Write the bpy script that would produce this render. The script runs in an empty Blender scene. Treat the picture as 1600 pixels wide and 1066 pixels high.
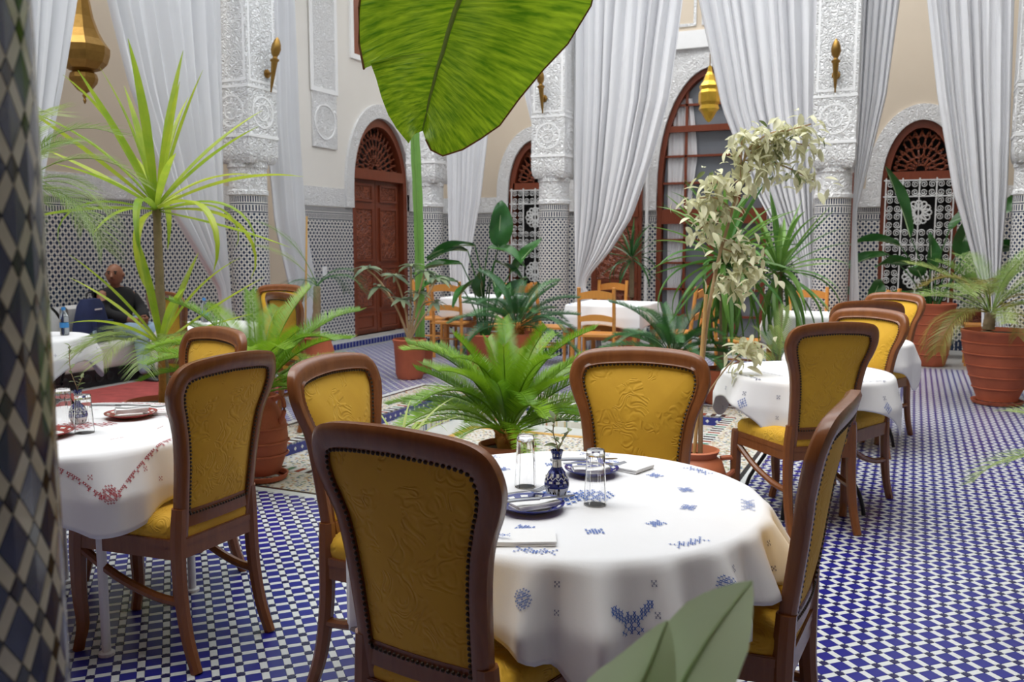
import bpy, bmesh, math, random
from mathutils import Vector, Matrix
R = math.radians
PI = math.pi
scene = bpy.context.scene
C = scene.collection

# ---------------------------------------------------------------- camera, sky, exposure
cam_d = bpy.data.cameras.new('camera')
cam = bpy.data.objects.new('camera', cam_d); C.objects.link(cam)
cam.location = (0, 0, 1.45)
cam.rotation_euler = (R(90 - 6.28), 0, R(24.25))
cam_d.sensor_width = 36; cam_d.lens = 31.28; cam_d.clip_start = 0.05; cam_d.clip_end = 200
cam_d.dof.use_dof = True; cam_d.dof.focus_distance = 2.6; cam_d.dof.aperture_fstop = 6.3
scene.camera = cam
world = bpy.data.worlds.new('sky'); scene.world = world; world.use_nodes = True
world.node_tree.nodes['Background'].inputs[0].default_value = (0.90, 0.95, 1.0, 1)
world.node_tree.nodes['Background'].inputs[1].default_value = 1.55
sun_d = bpy.data.lights.new('sun', 'SUN'); sun_d.energy = 2.2; sun_d.angle = R(60); sun_d.color = (1, 0.96, 0.9)
sun = bpy.data.objects.new('sun', sun_d); C.objects.link(sun); sun.rotation_euler = (R(16), R(-14), 0)
scene.view_settings.view_transform = 'Standard'
scene.view_settings.look = 'None'
scene.view_settings.gamma = 1
scene.view_settings.exposure = 0.62
scene.view_settings.use_curve_mapping = False
scene.cycles.max_bounces = 10
scene.cycles.transparent_max_bounces = 16
scene.cycles.caustics_reflective = False
scene.cycles.caustics_refractive = False

# ---------------------------------------------------------------- node expressions
class S:
    def __init__(s, nt, k): s.nt, s.k = nt, k
    def op(s, o, b=None, c=None):
        n = s.nt.nodes.new('ShaderNodeMath'); n.operation = o
        for i, v in enumerate((s, b, c)):
            if v is None: continue
            if isinstance(v, S): s.nt.links.new(v.k, n.inputs[i])
            else: n.inputs[i].default_value = v
        return S(s.nt, n.outputs[0])
    def __add__(s, b): return s.op('ADD', b)
    __radd__ = __add__
    def __sub__(s, b): return s.op('SUBTRACT', b)
    def __mul__(s, b): return s.op('MULTIPLY', b)
    __rmul__ = __mul__
    def __truediv__(s, b): return s.op('DIVIDE', b)
    def frac(s): return s.op('FRACT')
    def abs(s): return s.op('ABSOLUTE')
    def lt(s, b): return s.op('LESS_THAN', b)
    def gt(s, b): return s.op('GREATER_THAN', b)
    def mn(s, b): return s.op('MINIMUM', b)
    def mx(s, b): return s.op('MAXIMUM', b)
    def sin(s): return s.op('SINE')
    def floor(s): return s.op('FLOOR')
def node(nt, t, **kw):
    n = nt.nodes.new(t)
    for k, v in kw.items(): setattr(n, k, v)
    return n
def coords(nt, kind='Object'):
    tc = node(nt, 'ShaderNodeTexCoord'); sp = node(nt, 'ShaderNodeSeparateXYZ')
    nt.links.new(tc.outputs[kind], sp.inputs[0])
    return [S(nt, sp.outputs[i]) for i in range(3)] + [tc.outputs[kind]]
def mixc(nt, f, a, b):
    m = node(nt, 'ShaderNodeMix', data_type='RGBA')
    for v, i in ((f, 0), (a, 6), (b, 7)):
        if isinstance(v, S): nt.links.new(v.k, m.inputs[i])
        elif hasattr(v, 'links'): nt.links.new(v, m.inputs[i])
        elif i == 0: m.inputs[0].default_value = v
        else: m.inputs[i].default_value = (*v[:3], 1)
    return m.outputs[2]
def noise(nt, vec, scale, detail=3, rough=.55, dist=0):
    n = node(nt, 'ShaderNodeTexNoise'); n.inputs['Scale'].default_value = scale
    n.inputs['Detail'].default_value = detail; n.inputs['Roughness'].default_value = rough; n.inputs['Distortion'].default_value = dist
    if vec is not None: nt.links.new(vec, n.inputs['Vector'])
    return S(nt, n.outputs['Fac'])
def mapping(nt, vec, scale=(1, 1, 1), rot=(0, 0, 0)):
    m = node(nt, 'ShaderNodeMapping'); m.inputs['Scale'].default_value = scale; m.inputs['Rotation'].default_value = rot
    nt.links.new(vec, m.inputs['Vector']); return m.outputs[0]
MATS = {}
def newmat(name):
    m = bpy.data.materials.new(name); m.use_nodes = True; MATS[name] = m
    nt = m.node_tree; return m, nt, nt.nodes['Principled BSDF']
def bump(nt, b, height, strength=.3, dist=.01):
    n = node(nt, 'ShaderNodeBump'); n.inputs['Strength'].default_value = strength; n.inputs['Distance'].default_value = dist
    nt.links.new(height.k, n.inputs['Height']); nt.links.new(n.outputs[0], b.inputs['Normal'])
def plain(name, col, rough=.5, metal=0, vary=.15, vscale=6, bmp=0, bscale=80, spec=.5):
    m, nt, b = newmat(name)
    x, y, z, v = coords(nt)
    n = noise(nt, v, vscale, 4)
    lo = [c * (1 - vary) for c in col]; hi = [min(1, c * (1 + vary)) for c in col]
    nt.links.new(mixc(nt, n, lo, hi), b.inputs['Base Color'])
    b.inputs['Roughness'].default_value = rough; b.inputs['Metallic'].default_value = metal
    b.inputs['Specular IOR Level'].default_value = spec
    if bmp: bump(nt, b, noise(nt, v, bscale, 3), bmp)
    return m
def wood(name, col, dark, rough=.35, along=(1, 1, 12), scale=5):
    m, nt, b = newmat(name)
    x, y, z, v = coords(nt)
    mv = mapping(nt, v, (along[0] * 6, along[1] * 6, 0.7 * 12 / along[2]))
    n = noise(nt, mv, scale, 5, .6, 1.2)
    n2 = noise(nt, v, 3, 2)
    nt.links.new(mixc(nt, (n * .8 + n2 * .3), dark, col), b.inputs['Base Color'])
    b.inputs['Roughness'].default_value = rough
    bump(nt, b, n, .08)
    return m
def leafmat(name, col, col2, trans=.35, rough=.4, stripes=0):
    m, nt, b = newmat(name)
    x, y, z, v = coords(nt)
    n = noise(nt, v, 7, 3)
    oi = node(nt, 'ShaderNodeObjectInfo')
    f = (n * .9 + S(nt, oi.outputs['Random']) * .6 - .3)
    c = mixc(nt, f, col, col2)
    nt.links.new(c, b.inputs['Base Color']); b.inputs['Roughness'].default_value = rough
    t = node(nt, 'ShaderNodeBsdfTranslucent'); nt.links.new(c, t.inputs[0])
    mx = node(nt, 'ShaderNodeMixShader'); mx.inputs[0].default_value = trans
    nt.links.new(b.outputs[0], mx.inputs[1]); nt.links.new(t.outputs[0], mx.inputs[2])
    nt.links.new(mx.outputs[0], nt.nodes['Material Output'].inputs[0])
    if stripes:
        w = (x * stripes).sin(); bump(nt, b, w, .25)
    return m
def lattice(s, t, w, sq):
    """s,t: S; returns (tile mask, crossing-square mask)"""
    a = ((s.frac()) - .5).abs(); c = ((t.frac()) - .5).abs()      # .5 on lines
    tile = a.mx(c).lt(.5 - w)
    cross = a.mn(c).gt(.5 - sq)
    return tile, cross
NAVY = (.010, .016, .075); BLACKBLUE = (.012, .018, .045); IVORY = (.66, .64, .60)
def dado(name, kind, rad=.195):
    m, nt, b = newmat(name)
    x, y, z, v = coords(nt)
    if kind == 'col': u = y.op('ARCTAN2', x) * rad
    elif kind == 'x': u = x
    else: u = y
    a = u / (.05836 if kind == 'col' else .075); c = z / (.066 if kind == 'col' else .088)
    tile, cross = lattice(a + c, a - c, .19, .12)
    blue = tile.mx(cross)
    zt = z - 1.95
    # border rows near the top
    dash = ((u / .026).frac().lt(.55)) * zt.gt(-.075) * zt.lt(-.012)
    line1 = zt.gt(-.098) * zt.lt(-.086)
    chk = ((u / .034).frac().lt(.5)) * zt.gt(-.165) * zt.lt(-.105)
    line2 = zt.gt(-.185) * zt.lt(-.172)
    body = zt.lt(-.19)
    mask = (blue * body).mx(dash.mx(line1).mx(chk.mx(line2)))
    low = z.lt(.13); mask = mask.mx(low * (u / .05).frac().lt(.72))
    n = noise(nt, v, 40, 2)
    darkc = mixc(nt, n, BLACKBLUE, (.03, .05, .11))
    nt.links.new(mixc(nt, mask, IVORY, darkc), b.inputs['Base Color'])
    b.inputs['Roughness'].default_value = .25
    return m
def plaster(name, col=(.80, .80, .80), scale=26, strength=.9):
    m, nt, b = newmat(name)
    x, y, z, v = coords(nt)
    vo = node(nt, 'ShaderNodeTexVoronoi', feature='DISTANCE_TO_EDGE'); vo.inputs['Scale'].default_value = scale
    nz = node(nt, 'ShaderNodeTexNoise'); nz.inputs['Scale'].default_value = 9
    nt.links.new(v, nz.inputs['Vector'])
    ad = node(nt, 'ShaderNodeMixRGB', blend_type='ADD'); ad.inputs[0].default_value = .12
    nt.links.new(v, ad.inputs[1]); nt.links.new(nz.outputs['Color'], ad.inputs[2])
    nt.links.new(ad.outputs[0], vo.inputs['Vector'])
    d = S(nt, vo.outputs['Distance'])
    h = (d * 14).sin()
    bump(nt, b, h, strength, .011)
    nt.links.new(mixc(nt, d.lt(.045), col, [c * .93 for c in col]), b.inputs['Base Color'])
    b.inputs['Roughness'].default_value = .75
    return m
wood('walnut', (.28, .098, .030), (.12, .038, .012), .26)
wood('pine', (.72, .33, .075), (.52, .20, .04), .35)
wood('redwood', (.25, .058, .024), (.13, .028, .012), .35)
def velvet(name, col, dark):
    m, nt, b = newmat(name)
    x, y, z, v = coords(nt)
    n = noise(nt, v, 9, 4, .6); n0 = noise(nt, v, 13, 1, .35, 1.6)
    nt.links.new(mixc(nt, n, dark, col), b.inputs['Base Color'])
    b.inputs['Roughness'].default_value = .75
    b.inputs['Sheen Weight'].default_value = .35; b.inputs['Sheen Tint'].default_value = (1, .8, .3, 1)
    line = ((n0 * 34).sin()) * 1.0
    patch = noise(nt, v, 11, 1).gt(.47)
    bump(nt, b, line * patch + noise(nt, v, 250, 2) * .1, .42, .0026)
velvet('velvet', (.72, .42, .022), (.55, .29, .010))
plain('nail', (.055, .04, .028), .35, .8, .2)
plain('cloth', (.78, .78, .79), .85, 0, .03, 8, .05, 400)
plain('napkin', (.80, .80, .80), .85, 0, .03, 8, .05, 300)
plain('thread_blue', (.03, .11, .42), .8)
plain('thread_red', (.36, .015, .03), .8)
plain('thread_navy', (.03, .045, .16), .8)
plain('terracotta', (.42, .10, .042), .75, 0, .35, 5, .15, 60)
plain('terracotta_smooth', (.50, .15, .065), .55, 0, .18, 4, .05, 40)
plain('soil', (.045, .028, .018), .95, 0, .5, 30, .6, 60)
plain('brass', (.34, .20, .055), .45, 1, .3, 14, .2, 30)
plain('brass_bright', (.80, .50, .07), .28, 1, .25, 14, .2, 40)
plain('beige', (.62, .53, .42), .85, 0, .05, 2, .05, 120)
plain('cream', (.76, .73, .68), .85, 0, .04, 2, .05, 120)
plain('white_paint', (.82, .82, .82), .6, 0, .04)
plain('plaster_plain', (.84, .84, .84), .7, 0, .04, 6, .1, 60)
plain('curtain', (.71, .71, .73), .85, 0, .04, 3, .08, 260)
plain('white_metal', (.75, .76, .76), .4, 0, .05)
plain('black_iron', (.012, .012, .014), .45, .3, .2)
plain('steel', (.26, .26, .27), .28, 1, .1)
plain('upholstery', (.66, .65, .63), .85, 0, .08, 5, .1, 200)
plain('grey_cushion', (.40, .40, .40), .9, 0, .1, 5, .1, 200)
plain('bark', (.26, .19, .11), .9, 0, .4, 20, .7, 45)
plain('bark_orange', (.46, .19, .04), .9, 0, .4, 30, .7, 45)
plain('cane', (.62, .38, .14), .6, 0, .2, 12)
plain('twig', (.42, .29, .16), .8, 0, .3, 12)
plain('lip', (.20, .07, .05), .5); plain('skin', (.30, .13, .07), .5, 0, .08)
plain('jacket', (.012, .012, .014), .85, 0, .3, 12)
plain('denim', (.30, .42, .55), .85, 0, .25, 14, .2, 200)
plain('navy_fabric', (.012, .022, .085), .8, 0, .3, 10, .2, 100)
plain('shoe', (.02, .02, .02), .5)
plain('ceramic_white', (.78, .78, .76), .15)
plain('ceramic_blue', (.022, .03, .20), .18, 0, .3, 30)
plain('ceramic_red', (.30, .04, .035), .2, 0, .3, 30)
plain('tile_blue', (.012, .014, .20), .28, 0, .35, 3)
plain('tile_star', (.010, .010, .075), .28, 0, .3, 3)
plain('tile_white', (.60, .62, .62), .30, 0, .07, 4)
plain('tile_curb_blue', (.012, .02, .20), .12, 0, .3, 6)
plain('tile_green', (.06, .22, .15), .2); plain('tile_red', (.30, .06, .03), .2); plain('tile_ochre', (.55, .33, .08), .2); plain('tile_black', (.03, .03, .035), .2)
plain('col_navy', (.016, .022, .060), .14, 0, .4, 25)
plain('col_black', (.012, .013, .020), .14, 0, .4, 25)
plain('col_ivory', (.40, .36, .28), .2, 0, .2, 25)
plain('grout', (.26, .25, .23), .8)
plain('marble', (.50, .52, .50), .2, 0, .12, 3)
plain('gallery_stone', (.34, .34, .33), .35, 0, .2, 5)
plain('carpet', (.30, .05, .045), .95, 0, .55, 9, .3, 200)
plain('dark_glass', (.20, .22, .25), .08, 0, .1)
plain('dark_void', (.012, .012, .012), .9)  # flat black painted in for the unlit depth behind openings
plain('plastic_white', (.8, .8, .8), .4)
plain('plastic_blue', (.05, .25, .6), .4)
leafmat('leaf_cycad', (.075, .20, .008), (.28, .47, .02), .35, .35)
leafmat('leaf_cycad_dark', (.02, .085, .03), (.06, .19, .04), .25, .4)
leafmat('leaf_yucca', (.20, .36, .03), (.60, .66, .06), .45, .4)
leafmat('leaf_yucca_green', (.04, .15, .03), (.20, .36, .06), .35, .4)
leafmat('leaf_strelitzia', (.018, .085, .022), (.05, .18, .03), .2, .3)
leafmat('leaf_grey', (.12, .18, .12), (.30, .36, .20), .3, .5)
leafmat('leaf_palm', (.14, .27, .05), (.42, .50, .16), .35, .45)
leafmat('leaf_palm_rust', (.16, .18, .03), (.40, .26, .06), .3, .5)
leafmat('leaf_variegated', (.66, .66, .42), (.88, .86, .68), .35, .5)
leafmat('leaf_olive', (.12, .17, .06), (.26, .30, .12), .25, .5)
leafmat('leaf_sage', (.50, .64, .36), (.66, .78, .50), .45, .5)
leafmat('cactus', (.12, .30, .06), (.22, .42, .09), .1, .45)
leafmat('leaf_spider', (.32, .46, .08), (.60, .66, .25), .4, .4)
dado('dado_col', 'col'); dado('dado_x', 'x'); dado('dado_y', 'y')
plaster('plaster', (.86, .86, .86), 21, .8); plaster('plaster_fine', (.84, .84, .84), 26, .7)
def glassmat(name, col, rough=.0, ior=1.45):
    m, nt, b = newmat(name)
    b.inputs['Base Color'].default_value = (*col, 1); b.inputs['Transmission Weight'].default_value = 1
    b.inputs['Roughness'].default_value = rough; b.inputs['IOR'].default_value = ior
glassmat('glass', (1, 1, 1)); glassmat('water_plastic', (.85, .93, 1), .05, 1.2)
def floormat():
    m, nt, b = newmat('floor_zellige')
    x, y, z, v = coords(nt)
    p = .079 * math.sqrt(2)
    s = (x + y) / p; t = (x - y) / p
    tile, cross = lattice(s, t, .16, .17)
    c1 = mixc(nt, tile, (.60, .62, .62), (.012, .014, .20)); c2 = mixc(nt, cross, c1, (.010, .010, .075))
    nt.links.new(c2, b.inputs['Base Color']); b.inputs['Roughness'].default_value = .28
floormat()
def mosaic():
    m, nt, b = newmat('mosaic')
    x, y, z, v = coords(nt)
    vo = node(nt, 'ShaderNodeTexVoronoi'); vo.inputs['Scale'].default_value = 64; vo.inputs['Randomness'].default_value = .35
    nt.links.new(mapping(nt, v, (1, 1, 0)), vo.inputs['Vector'])
    sp = node(nt, 'ShaderNodeSeparateColor'); nt.links.new(vo.outputs['Color'], sp.inputs[0])
    cr = node(nt, 'ShaderNodeValToRGB'); cr.color_ramp.interpolation = 'CONSTANT'
    el = cr.color_ramp.elements
    el[0].position = 0; el[0].color = (.62, .60, .54, 1); el[1].position = .5; el[1].color = (.5, .40, .22, 1)
    for p, c in ((.62, (.62, .60, .55)), (.72, (.10, .15, .25)), (.80, (.22, .30, .24)), (.87, (.38, .20, .12)), (.93, (.66, .64, .6))):
        e = el.new(p); e.color = (*c, 1)
    nt.links.new(sp.outputs[0], cr.inputs[0])
    nt.links.new(cr.outputs[0], b.inputs['Base Color']); b.inputs['Roughness'].default_value = .25
mosaic()
def carved(name, col, dark):
    m, nt, b = newmat(name)
    x, y, z, v = coords(nt)
    vo = node(nt, 'ShaderNodeTexVoronoi', feature='DISTANCE_TO_EDGE'); vo.inputs['Scale'].default_value = 14
    nt.links.new(v, vo.inputs['Vector'])
    d = S(nt, vo.outputs['Distance'])
    h = (d * 22).sin()
    nt.links.new(mixc(nt, h.lt(0), col, dark), b.inputs['Base Color']); b.inputs['Roughness'].default_value = .4
    bump(nt, b, h, .8, .01)
carved('carved_wood', (.30, .075, .03), (.14, .03, .013))
def banana():
    m, nt, b = newmat('leaf_banana')
    x, y, z, v = coords(nt, 'UV')
    w = noise(nt, mapping(nt, v, (1, 40, 1)), 3, 3)
    oi = noise(nt, v, 3, 2)
    c = mixc(nt, (w - .5) * 2.6 + .25 + oi * .5, (.09, .24, .006), (.42, .62, .025))
    nt.links.new(c, b.inputs['Base Color']); b.inputs['Roughness'].default_value = .35
    t = node(nt, 'ShaderNodeBsdfTranslucent'); nt.links.new(c, t.inputs[0])
    mx = node(nt, 'ShaderNodeMixShader'); mx.inputs[0].default_value = .5
    nt.links.new(b.outputs[0], mx.inputs[1]); nt.links.new(t.outputs[0], mx.inputs[2])
    nt.links.new(mx.outputs[0], nt.nodes['Material Output'].inputs[0])
    bump(nt, b, w, .3, .01)
banana()
plain('rim_brown', (.20, .08, .015), .7)

# ---------------------------------------------------------------- mesh builder
class MB:
    def __init__(s): s.v = []; s.f = []; s.mi = []; s.cur = 0
    def add(s, vs, fs):
        o = len(s.v); s.v += [tuple(p) for p in vs]
        for f in fs: s.f.append([i + o for i in f]); s.mi.append(s.cur)
        return s
    def box(s, x0, x1, y0, y1, z0, z1):
        return s.add([(x, y, z) for z in (z0, z1) for x, y in ((x0, y0), (x1, y0), (x1, y1), (x0, y1))],
                     [(3, 2, 1, 0), (4, 5, 6, 7), (0, 1, 5, 4), (1, 2, 6, 5), (2, 3, 7, 6), (3, 0, 4, 7)])
    def obox(s, c, ax, hx, hy, z0, z1):
        a = Vector((math.cos(ax), math.sin(ax), 0)); b = Vector((-a.y, a.x, 0)); c = Vector((c[0], c[1], 0))
        ps = [c - a * hx - b * hy, c + a * hx - b * hy, c + a * hx + b * hy, c - a * hx + b * hy]
        return s.add([(p.x, p.y, z) for z in (z0, z1) for p in ps],
                     [(3, 2, 1, 0), (4, 5, 6, 7), (0, 1, 5, 4), (1, 2, 6, 5), (2, 3, 7, 6), (3, 0, 4, 7)])
    def grid(s, rows, closed=False, flip=False):
        n = len(rows[0]); fs = []
        for i in range(len(rows) - 1):
            for j in range(n if closed else n - 1):
                k = (j + 1) % n
                q = (i * n + j, i * n + k, (i + 1) * n + k, (i + 1) * n + j)
                fs.append(q[::-1] if flip else q)
        return s.add([p for r in rows for p in r], fs)
    def lathe(s, prof, seg=24, cx=0, cy=0, cap=True, a0=0, rot=0):
        rows = []
        for r, z in prof:
            rows.append([(cx + r * math.cos(rot + 2 * PI * j / seg), cy + r * math.sin(rot + 2 * PI * j / seg), z) for j in range(seg)])
        s.grid(rows, True)
        if cap:
            n = len(s.v); b = n - len(rows) * seg
            s.f.append(list(range(b, b + seg))[::-1]); s.mi.append(s.cur)
            s.f.append(list(range(n - seg, n))); s.mi.append(s.cur)
        return s
    def tube(s, path, rad, seg=8, cap=True, sq=False, up=(0, 0, 1), flat=1.0):
        path = [Vector(p) for p in path]; n = len(path); rows = []
        up = Vector(up)
        for i, p in enumerate(path):
            t = (path[min(i + 1, n - 1)] - path[max(i - 1, 0)]).normalized()
            a = t.cross(up)
            if a.length < 1e-3: a = t.cross(Vector((0, 1, 0)))
            a.normalize(); b = a.cross(t)
            r = rad[i] if isinstance(rad, (list, tuple)) else rad
            row = []
            for j in range(seg):
                an = 2 * PI * (j + .5) / seg; ca, sa = math.cos(an), math.sin(an)
                if sq:
                    k = 1 / max(abs(ca), abs(sa)); k = min(k, 1.24); ca *= k; sa *= k
                row.append(p + a * (r * ca) + b * (r * sa * flat))
            rows.append(row)
        s.grid(rows, True, True)
        if cap:
            m = len(s.v); b = m - n * seg
            s.f.append(list(range(b, b + seg))); s.mi.append(s.cur); s.f.append(list(range(m - seg, m))[::-1]); s.mi.append(s.cur)
        return s
    def ball(s, c, r, seg=8, rings=5, sz=1.0):
        c = Vector(c); rows = []
        for i in range(rings + 1):
            th = PI * i / rings - PI / 2
            rr = max(r * math.cos(th), r * .02)
            rows.append([(c.x + rr * math.cos(2 * PI * j / seg), c.y + rr * math.sin(2 * PI * j / seg), c.z + r * sz * math.sin(th)) for j in range(seg)])
        return s.grid(rows, True)
    def prism(s, pts, fn, d0, d1):
        """outline pts (a,b) -> fn(a,b,d)"""
        n = len(pts)
        vs = [fn(a, b, d0) for a, b in pts] + [fn(a, b, d1) for a, b in pts]
        fs = [tuple(range(n))[::-1], tuple(range(n, 2 * n))] + [(i, (i + 1) % n, n + (i + 1) % n, n + i) for i in range(n)]
        return s.add(vs, fs)
    def ring(s, outer, inner, fn, d0, d1, closed=False):
        rows = [[fn(*p, d0) for p in outer], [fn(*p, d1) for p in outer], [fn(*p, d1) for p in inner], [fn(*p, d0) for p in inner], [fn(*p, d0) for p in outer]]
        if closed: rows = [r + [r[0]] for r in rows]
        return s.grid(rows)
    def mesh(s, name, mats, smooth=False, fixn=True):
        me = bpy.data.meshes.new(name); me.from_pydata(s.v, [], s.f); 
        for m in (mats if isinstance(mats, (list, tuple)) else [mats]): me.materials.append(MATS[m])
        if isinstance(mats, (list, tuple)) and len(mats) > 1: me.polygons.foreach_set('material_index', s.mi)
        if fixn:
            bm = bmesh.new(); bm.from_mesh(me); bmesh.ops.recalc_face_normals(bm, faces=bm.faces); bm.to_mesh(me); bm.free()
        if smooth:
            me.polygons.foreach_set('use_smooth', [True] * len(me.polygons))
            try: me.set_sharp_from_angle(angle=R(smooth if smooth is not True else 40))
            except Exception: pass
        me.update(); return me
    def build(s, name, mats, parent=None, smooth=False, loc=None, rotz=0, fixn=True):
        return link(name, s.mesh(name, mats, smooth, fixn), parent, loc, rotz)
def link(name, me, parent=None, loc=None, rotz=0):
    o = bpy.data.objects.new(name, me); C.objects.link(o)
    if parent is not None: o.parent = parent
    if loc: o.location = loc
    if rotz: o.rotation_euler = (0, 0, rotz)
    return o
def tag(o, label=None, cat=None, group=None, kind=None):
    if label: o['label'] = label
    if cat: o['category'] = cat
    if group: o['group'] = group
    if kind: o['kind'] = kind
    return o
def thing(name, label, cat, loc=(0, 0, 0), rotz=0, group=None, kind=None):
    o = bpy.data.objects.new(name, None); C.objects.link(o); o.empty_display_size = .1
    o.location = loc; o.rotation_euler = (0, 0, rotz)
    return tag(o, label, cat, group, kind)
def dup(root, loc, rotz=0, label=None, scale=None):
    def cp(o, par):
        c = o.copy(); C.objects.link(c)
        if par is not None: c.parent = par
        for ch in list(o.children): cp(ch, c)
        return c
    r = cp(root, None); r.location = loc; r.rotation_euler = (0, 0, rotz)
    if label: r['label'] = label
    if scale: r.scale = (scale,) * 3
    return r
def lerp(tab, x):
    if x <= tab[0][0]: return tab[0][1]
    for (a, b), (c, d) in zip(tab, tab[1:]):
        if x <= c: 
            t = (x - a) / (c - a); return b + (d - b) * t
    return tab[-1][1]
def smoothpath(pts, n=5):
    pts = [Vector(p) for p in pts]; out = []
    for i in range(len(pts) - 1):
        p0 = pts[max(i - 1, 0)]; p1 = pts[i]; p2 = pts[i + 1]; p3 = pts[min(i + 2, len(pts) - 1)]
        for k in range(n):
            t = k / n
            out.append(.5 * ((2 * p1) + (p2 - p0) * t + (2 * p0 - 5 * p1 + 4 * p2 - p3) * t * t + (3 * p1 - p0 - 3 * p2 + p3) * t ** 3))
    out.append(pts[-1]); return out
# ================================================================ structure: floor with sunken basin
rnd = random.Random(7)
BX0, BX1, BY0, BY1 = -4.08, -1.39, 4.58, 7.43           # basin opening
OX0, OX1, OY0, OY1 = -4.50, -0.94, 4.135, 7.85          # pale band around it
def frame_boxes(mb, o, i, z0, z1):
    ox0, ox1, oy0, oy1 = o; ix0, ix1, iy0, iy1 = i
    mb.box(ox0, ix0, oy0, oy1, z0, z1); mb.box(ix1, ox1, oy0, oy1, z0, z1)
    mb.box(ix0, ix1, oy0, iy0, z0, z1); mb.box(ix0, ix1, iy1, oy1, z0, z1)
    return mb
fl = frame_boxes(MB(), (-7.0, 1.75, -2.3, 11.35), (OX0, OX1, OY0, OY1), -.3, 0).build('floor', 'floor_zellige')
tag(fl, 'blue and white diagonal zellige tile floor of the courtyard', 'floor', kind='structure')
fg = MB(); fg.box(-8.4, -7.0, -2.3, 13.6, -.3, 0); fg.box(1.75, 4.2, -2.3, 13.6, -.3, 0); fg.box(-7.0, 1.75, 11.35, 13.6, -.3, 0)
fg = fg.build('floor_gallery', 'gallery_stone'); tag(fg, 'plain grey stone floor of the gallery behind the columns', 'floor', kind='structure')
PITCH = .079; s2 = math.sqrt(2)
cy_, sy_ = math.cos(R(24.25)), math.sin(R(24.25))
def view(x, y, z=0):
    r = x * cy_ + y * sy_; f = -x * sy_ + y * cy_; dz = z - 1.45
    d = f * math.cos(R(6.28)) - dz * math.sin(R(6.28)); u = f * math.sin(R(6.28)) + dz * math.cos(R(6.28))
    return r / max(d, .01) * 1390, u / max(d, .01) * 1390, d
def seen(x, y, z=0, m=25):
    a, b, d = view(x, y, z); return d > .2 and abs(a) < 800 + m and abs(b) < 533 + m
cells = []
for i in range(-80, 140):
    for j in range(-160, 60):
        q1, q2 = i * PITCH, j * PITCH
        x, y = (q1 + q2) / s2, (q1 - q2) / s2
        if x < -6.9 or x > 1.7 or y < .2 or y > 11.3: continue
        if OX0 - .06 < x < OX1 + .06 and OY0 - .06 < y < OY1 + .06: continue
        d = view(x, y)[2]
        if d < 6.6 and seen(x, y): cells.append((d, i, j))
cells.sort()
hb = (.5 - .165) * PITCH
def tile_me(name, pts, mat, z=.0025):
    n = len(pts); ins = .0006
    vs = [(x, y, 0) for x, y in pts] + [(x * .97, y * .97, z) for x, y in pts]
    return MB().add(vs, [tuple(range(n, 2 * n))] + [(i, (i + 1) % n, n + (i + 1) % n, n + i) for i in range(n)]).mesh(name, mat)
def rectpts(a, b): return [(-a, -b), (a, -b), (a, b), (-a, b)]
starpts = []
for k in range(16):
    r = .21 * PITCH if k % 2 == 0 else .155 * PITCH
    starpts.append((r * math.cos(2 * PI * k / 16 + PI / 8 * 0), r * math.sin(2 * PI * k / 16)))
shapes = {'blue_tile': (rectpts(hb, hb), 'tile_blue', [(.5, .5, 0)]),
          'white_tile': (rectpts((.5 - .185) * PITCH, .155 * PITCH), 'tile_white', [(.5, 0, 0), (0, .5, PI / 2)]),
          'star_tile': (starpts, 'tile_star', [(0, 0, 0)])}
for nm, (pts, mt, offs) in shapes.items():
    me = tile_me(nm, pts, mt); rest = MB(); cnt = 0
    for d, i, j in cells:
        for a, b, ro in offs:
            q1, q2 = (i + a) * PITCH, (j + b) * PITCH
            x, y = (q1 + q2) / s2, (q1 - q2) / s2
            ang = PI / 4 + ro
            if cnt < 300:
                o = link(nm, me, fl, (x, y, .0004), ang); cnt += 1
            else:
                ca, sa = math.cos(ang), math.sin(ang); n = len(pts)
                vs = [(x + ca * p - sa * q, y + sa * p + ca * q, .0004) for p, q in pts] + [(x + .97 * (ca * p - sa * q), y + .97 * (sa * p + ca * q), .0029) for p, q in pts]
                rest.add(vs, [tuple(range(n, 2 * n))] + [(k, (k + 1) % n, n + (k + 1) % n, n + k) for k in range(n)])
    if rest.f: tag(rest.build(nm + '_field', mt, fl, fixn=False), kind='stuff')
# pale band round the basin, then the basin itself
bs = thing('sunken_basin', 'sunken square mosaic basin with blue tiled curb around the cycad', 'basin', kind='structure')
frame_boxes(MB(), (OX0, OX1, OY0, OY1), (BX0, BX1, BY0, BY1), -.3, .001).build('mosaic_border', 'mosaic', bs)
ln = MB()
frame_boxes(ln, (OX0 - .03, OX1 + .03, OY0 - .03, OY1 + .03), (OX0, OX1, OY0, OY1), -.1, .004); ln.build('dark_border_line', 'tile_black', bs)
frame_boxes(MB(), (OX0 - .085, OX1 + .085, OY0 - .085, OY1 + .085), (OX0 - .03, OX1 + .03, OY0 - .03, OY1 + .03), -.1, .0035).build('white_border_line', 'tile_white', bs)
IX0, IX1, IY0, IY1 = BX0 + .36, BX1 - .36, BY0 + .36, BY1 - .36
frame_boxes(MB(), (BX0, BX1, BY0, BY1), (IX0, IX1, IY0, IY1), -.3, -.08).build('upper_ledge', 'mosaic', bs)
JX0, JX1, JY0, JY1 = IX0 + .28, IX1 - .28, IY0 + .28, IY1 - .28
frame_boxes(MB(), (IX0, IX1, IY0, IY1), (JX0, JX1, JY0, JY1), -.3, -.13).build('marble_step', 'marble', bs)
frame_boxes(MB(), (JX0, JX1, JY0, JY1), (JX0 + .06, JX1 - .06, JY0 + .06, JY1 - .06), -.3, -.127).build('ochre_strip', 'tile_ochre', bs)
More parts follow.
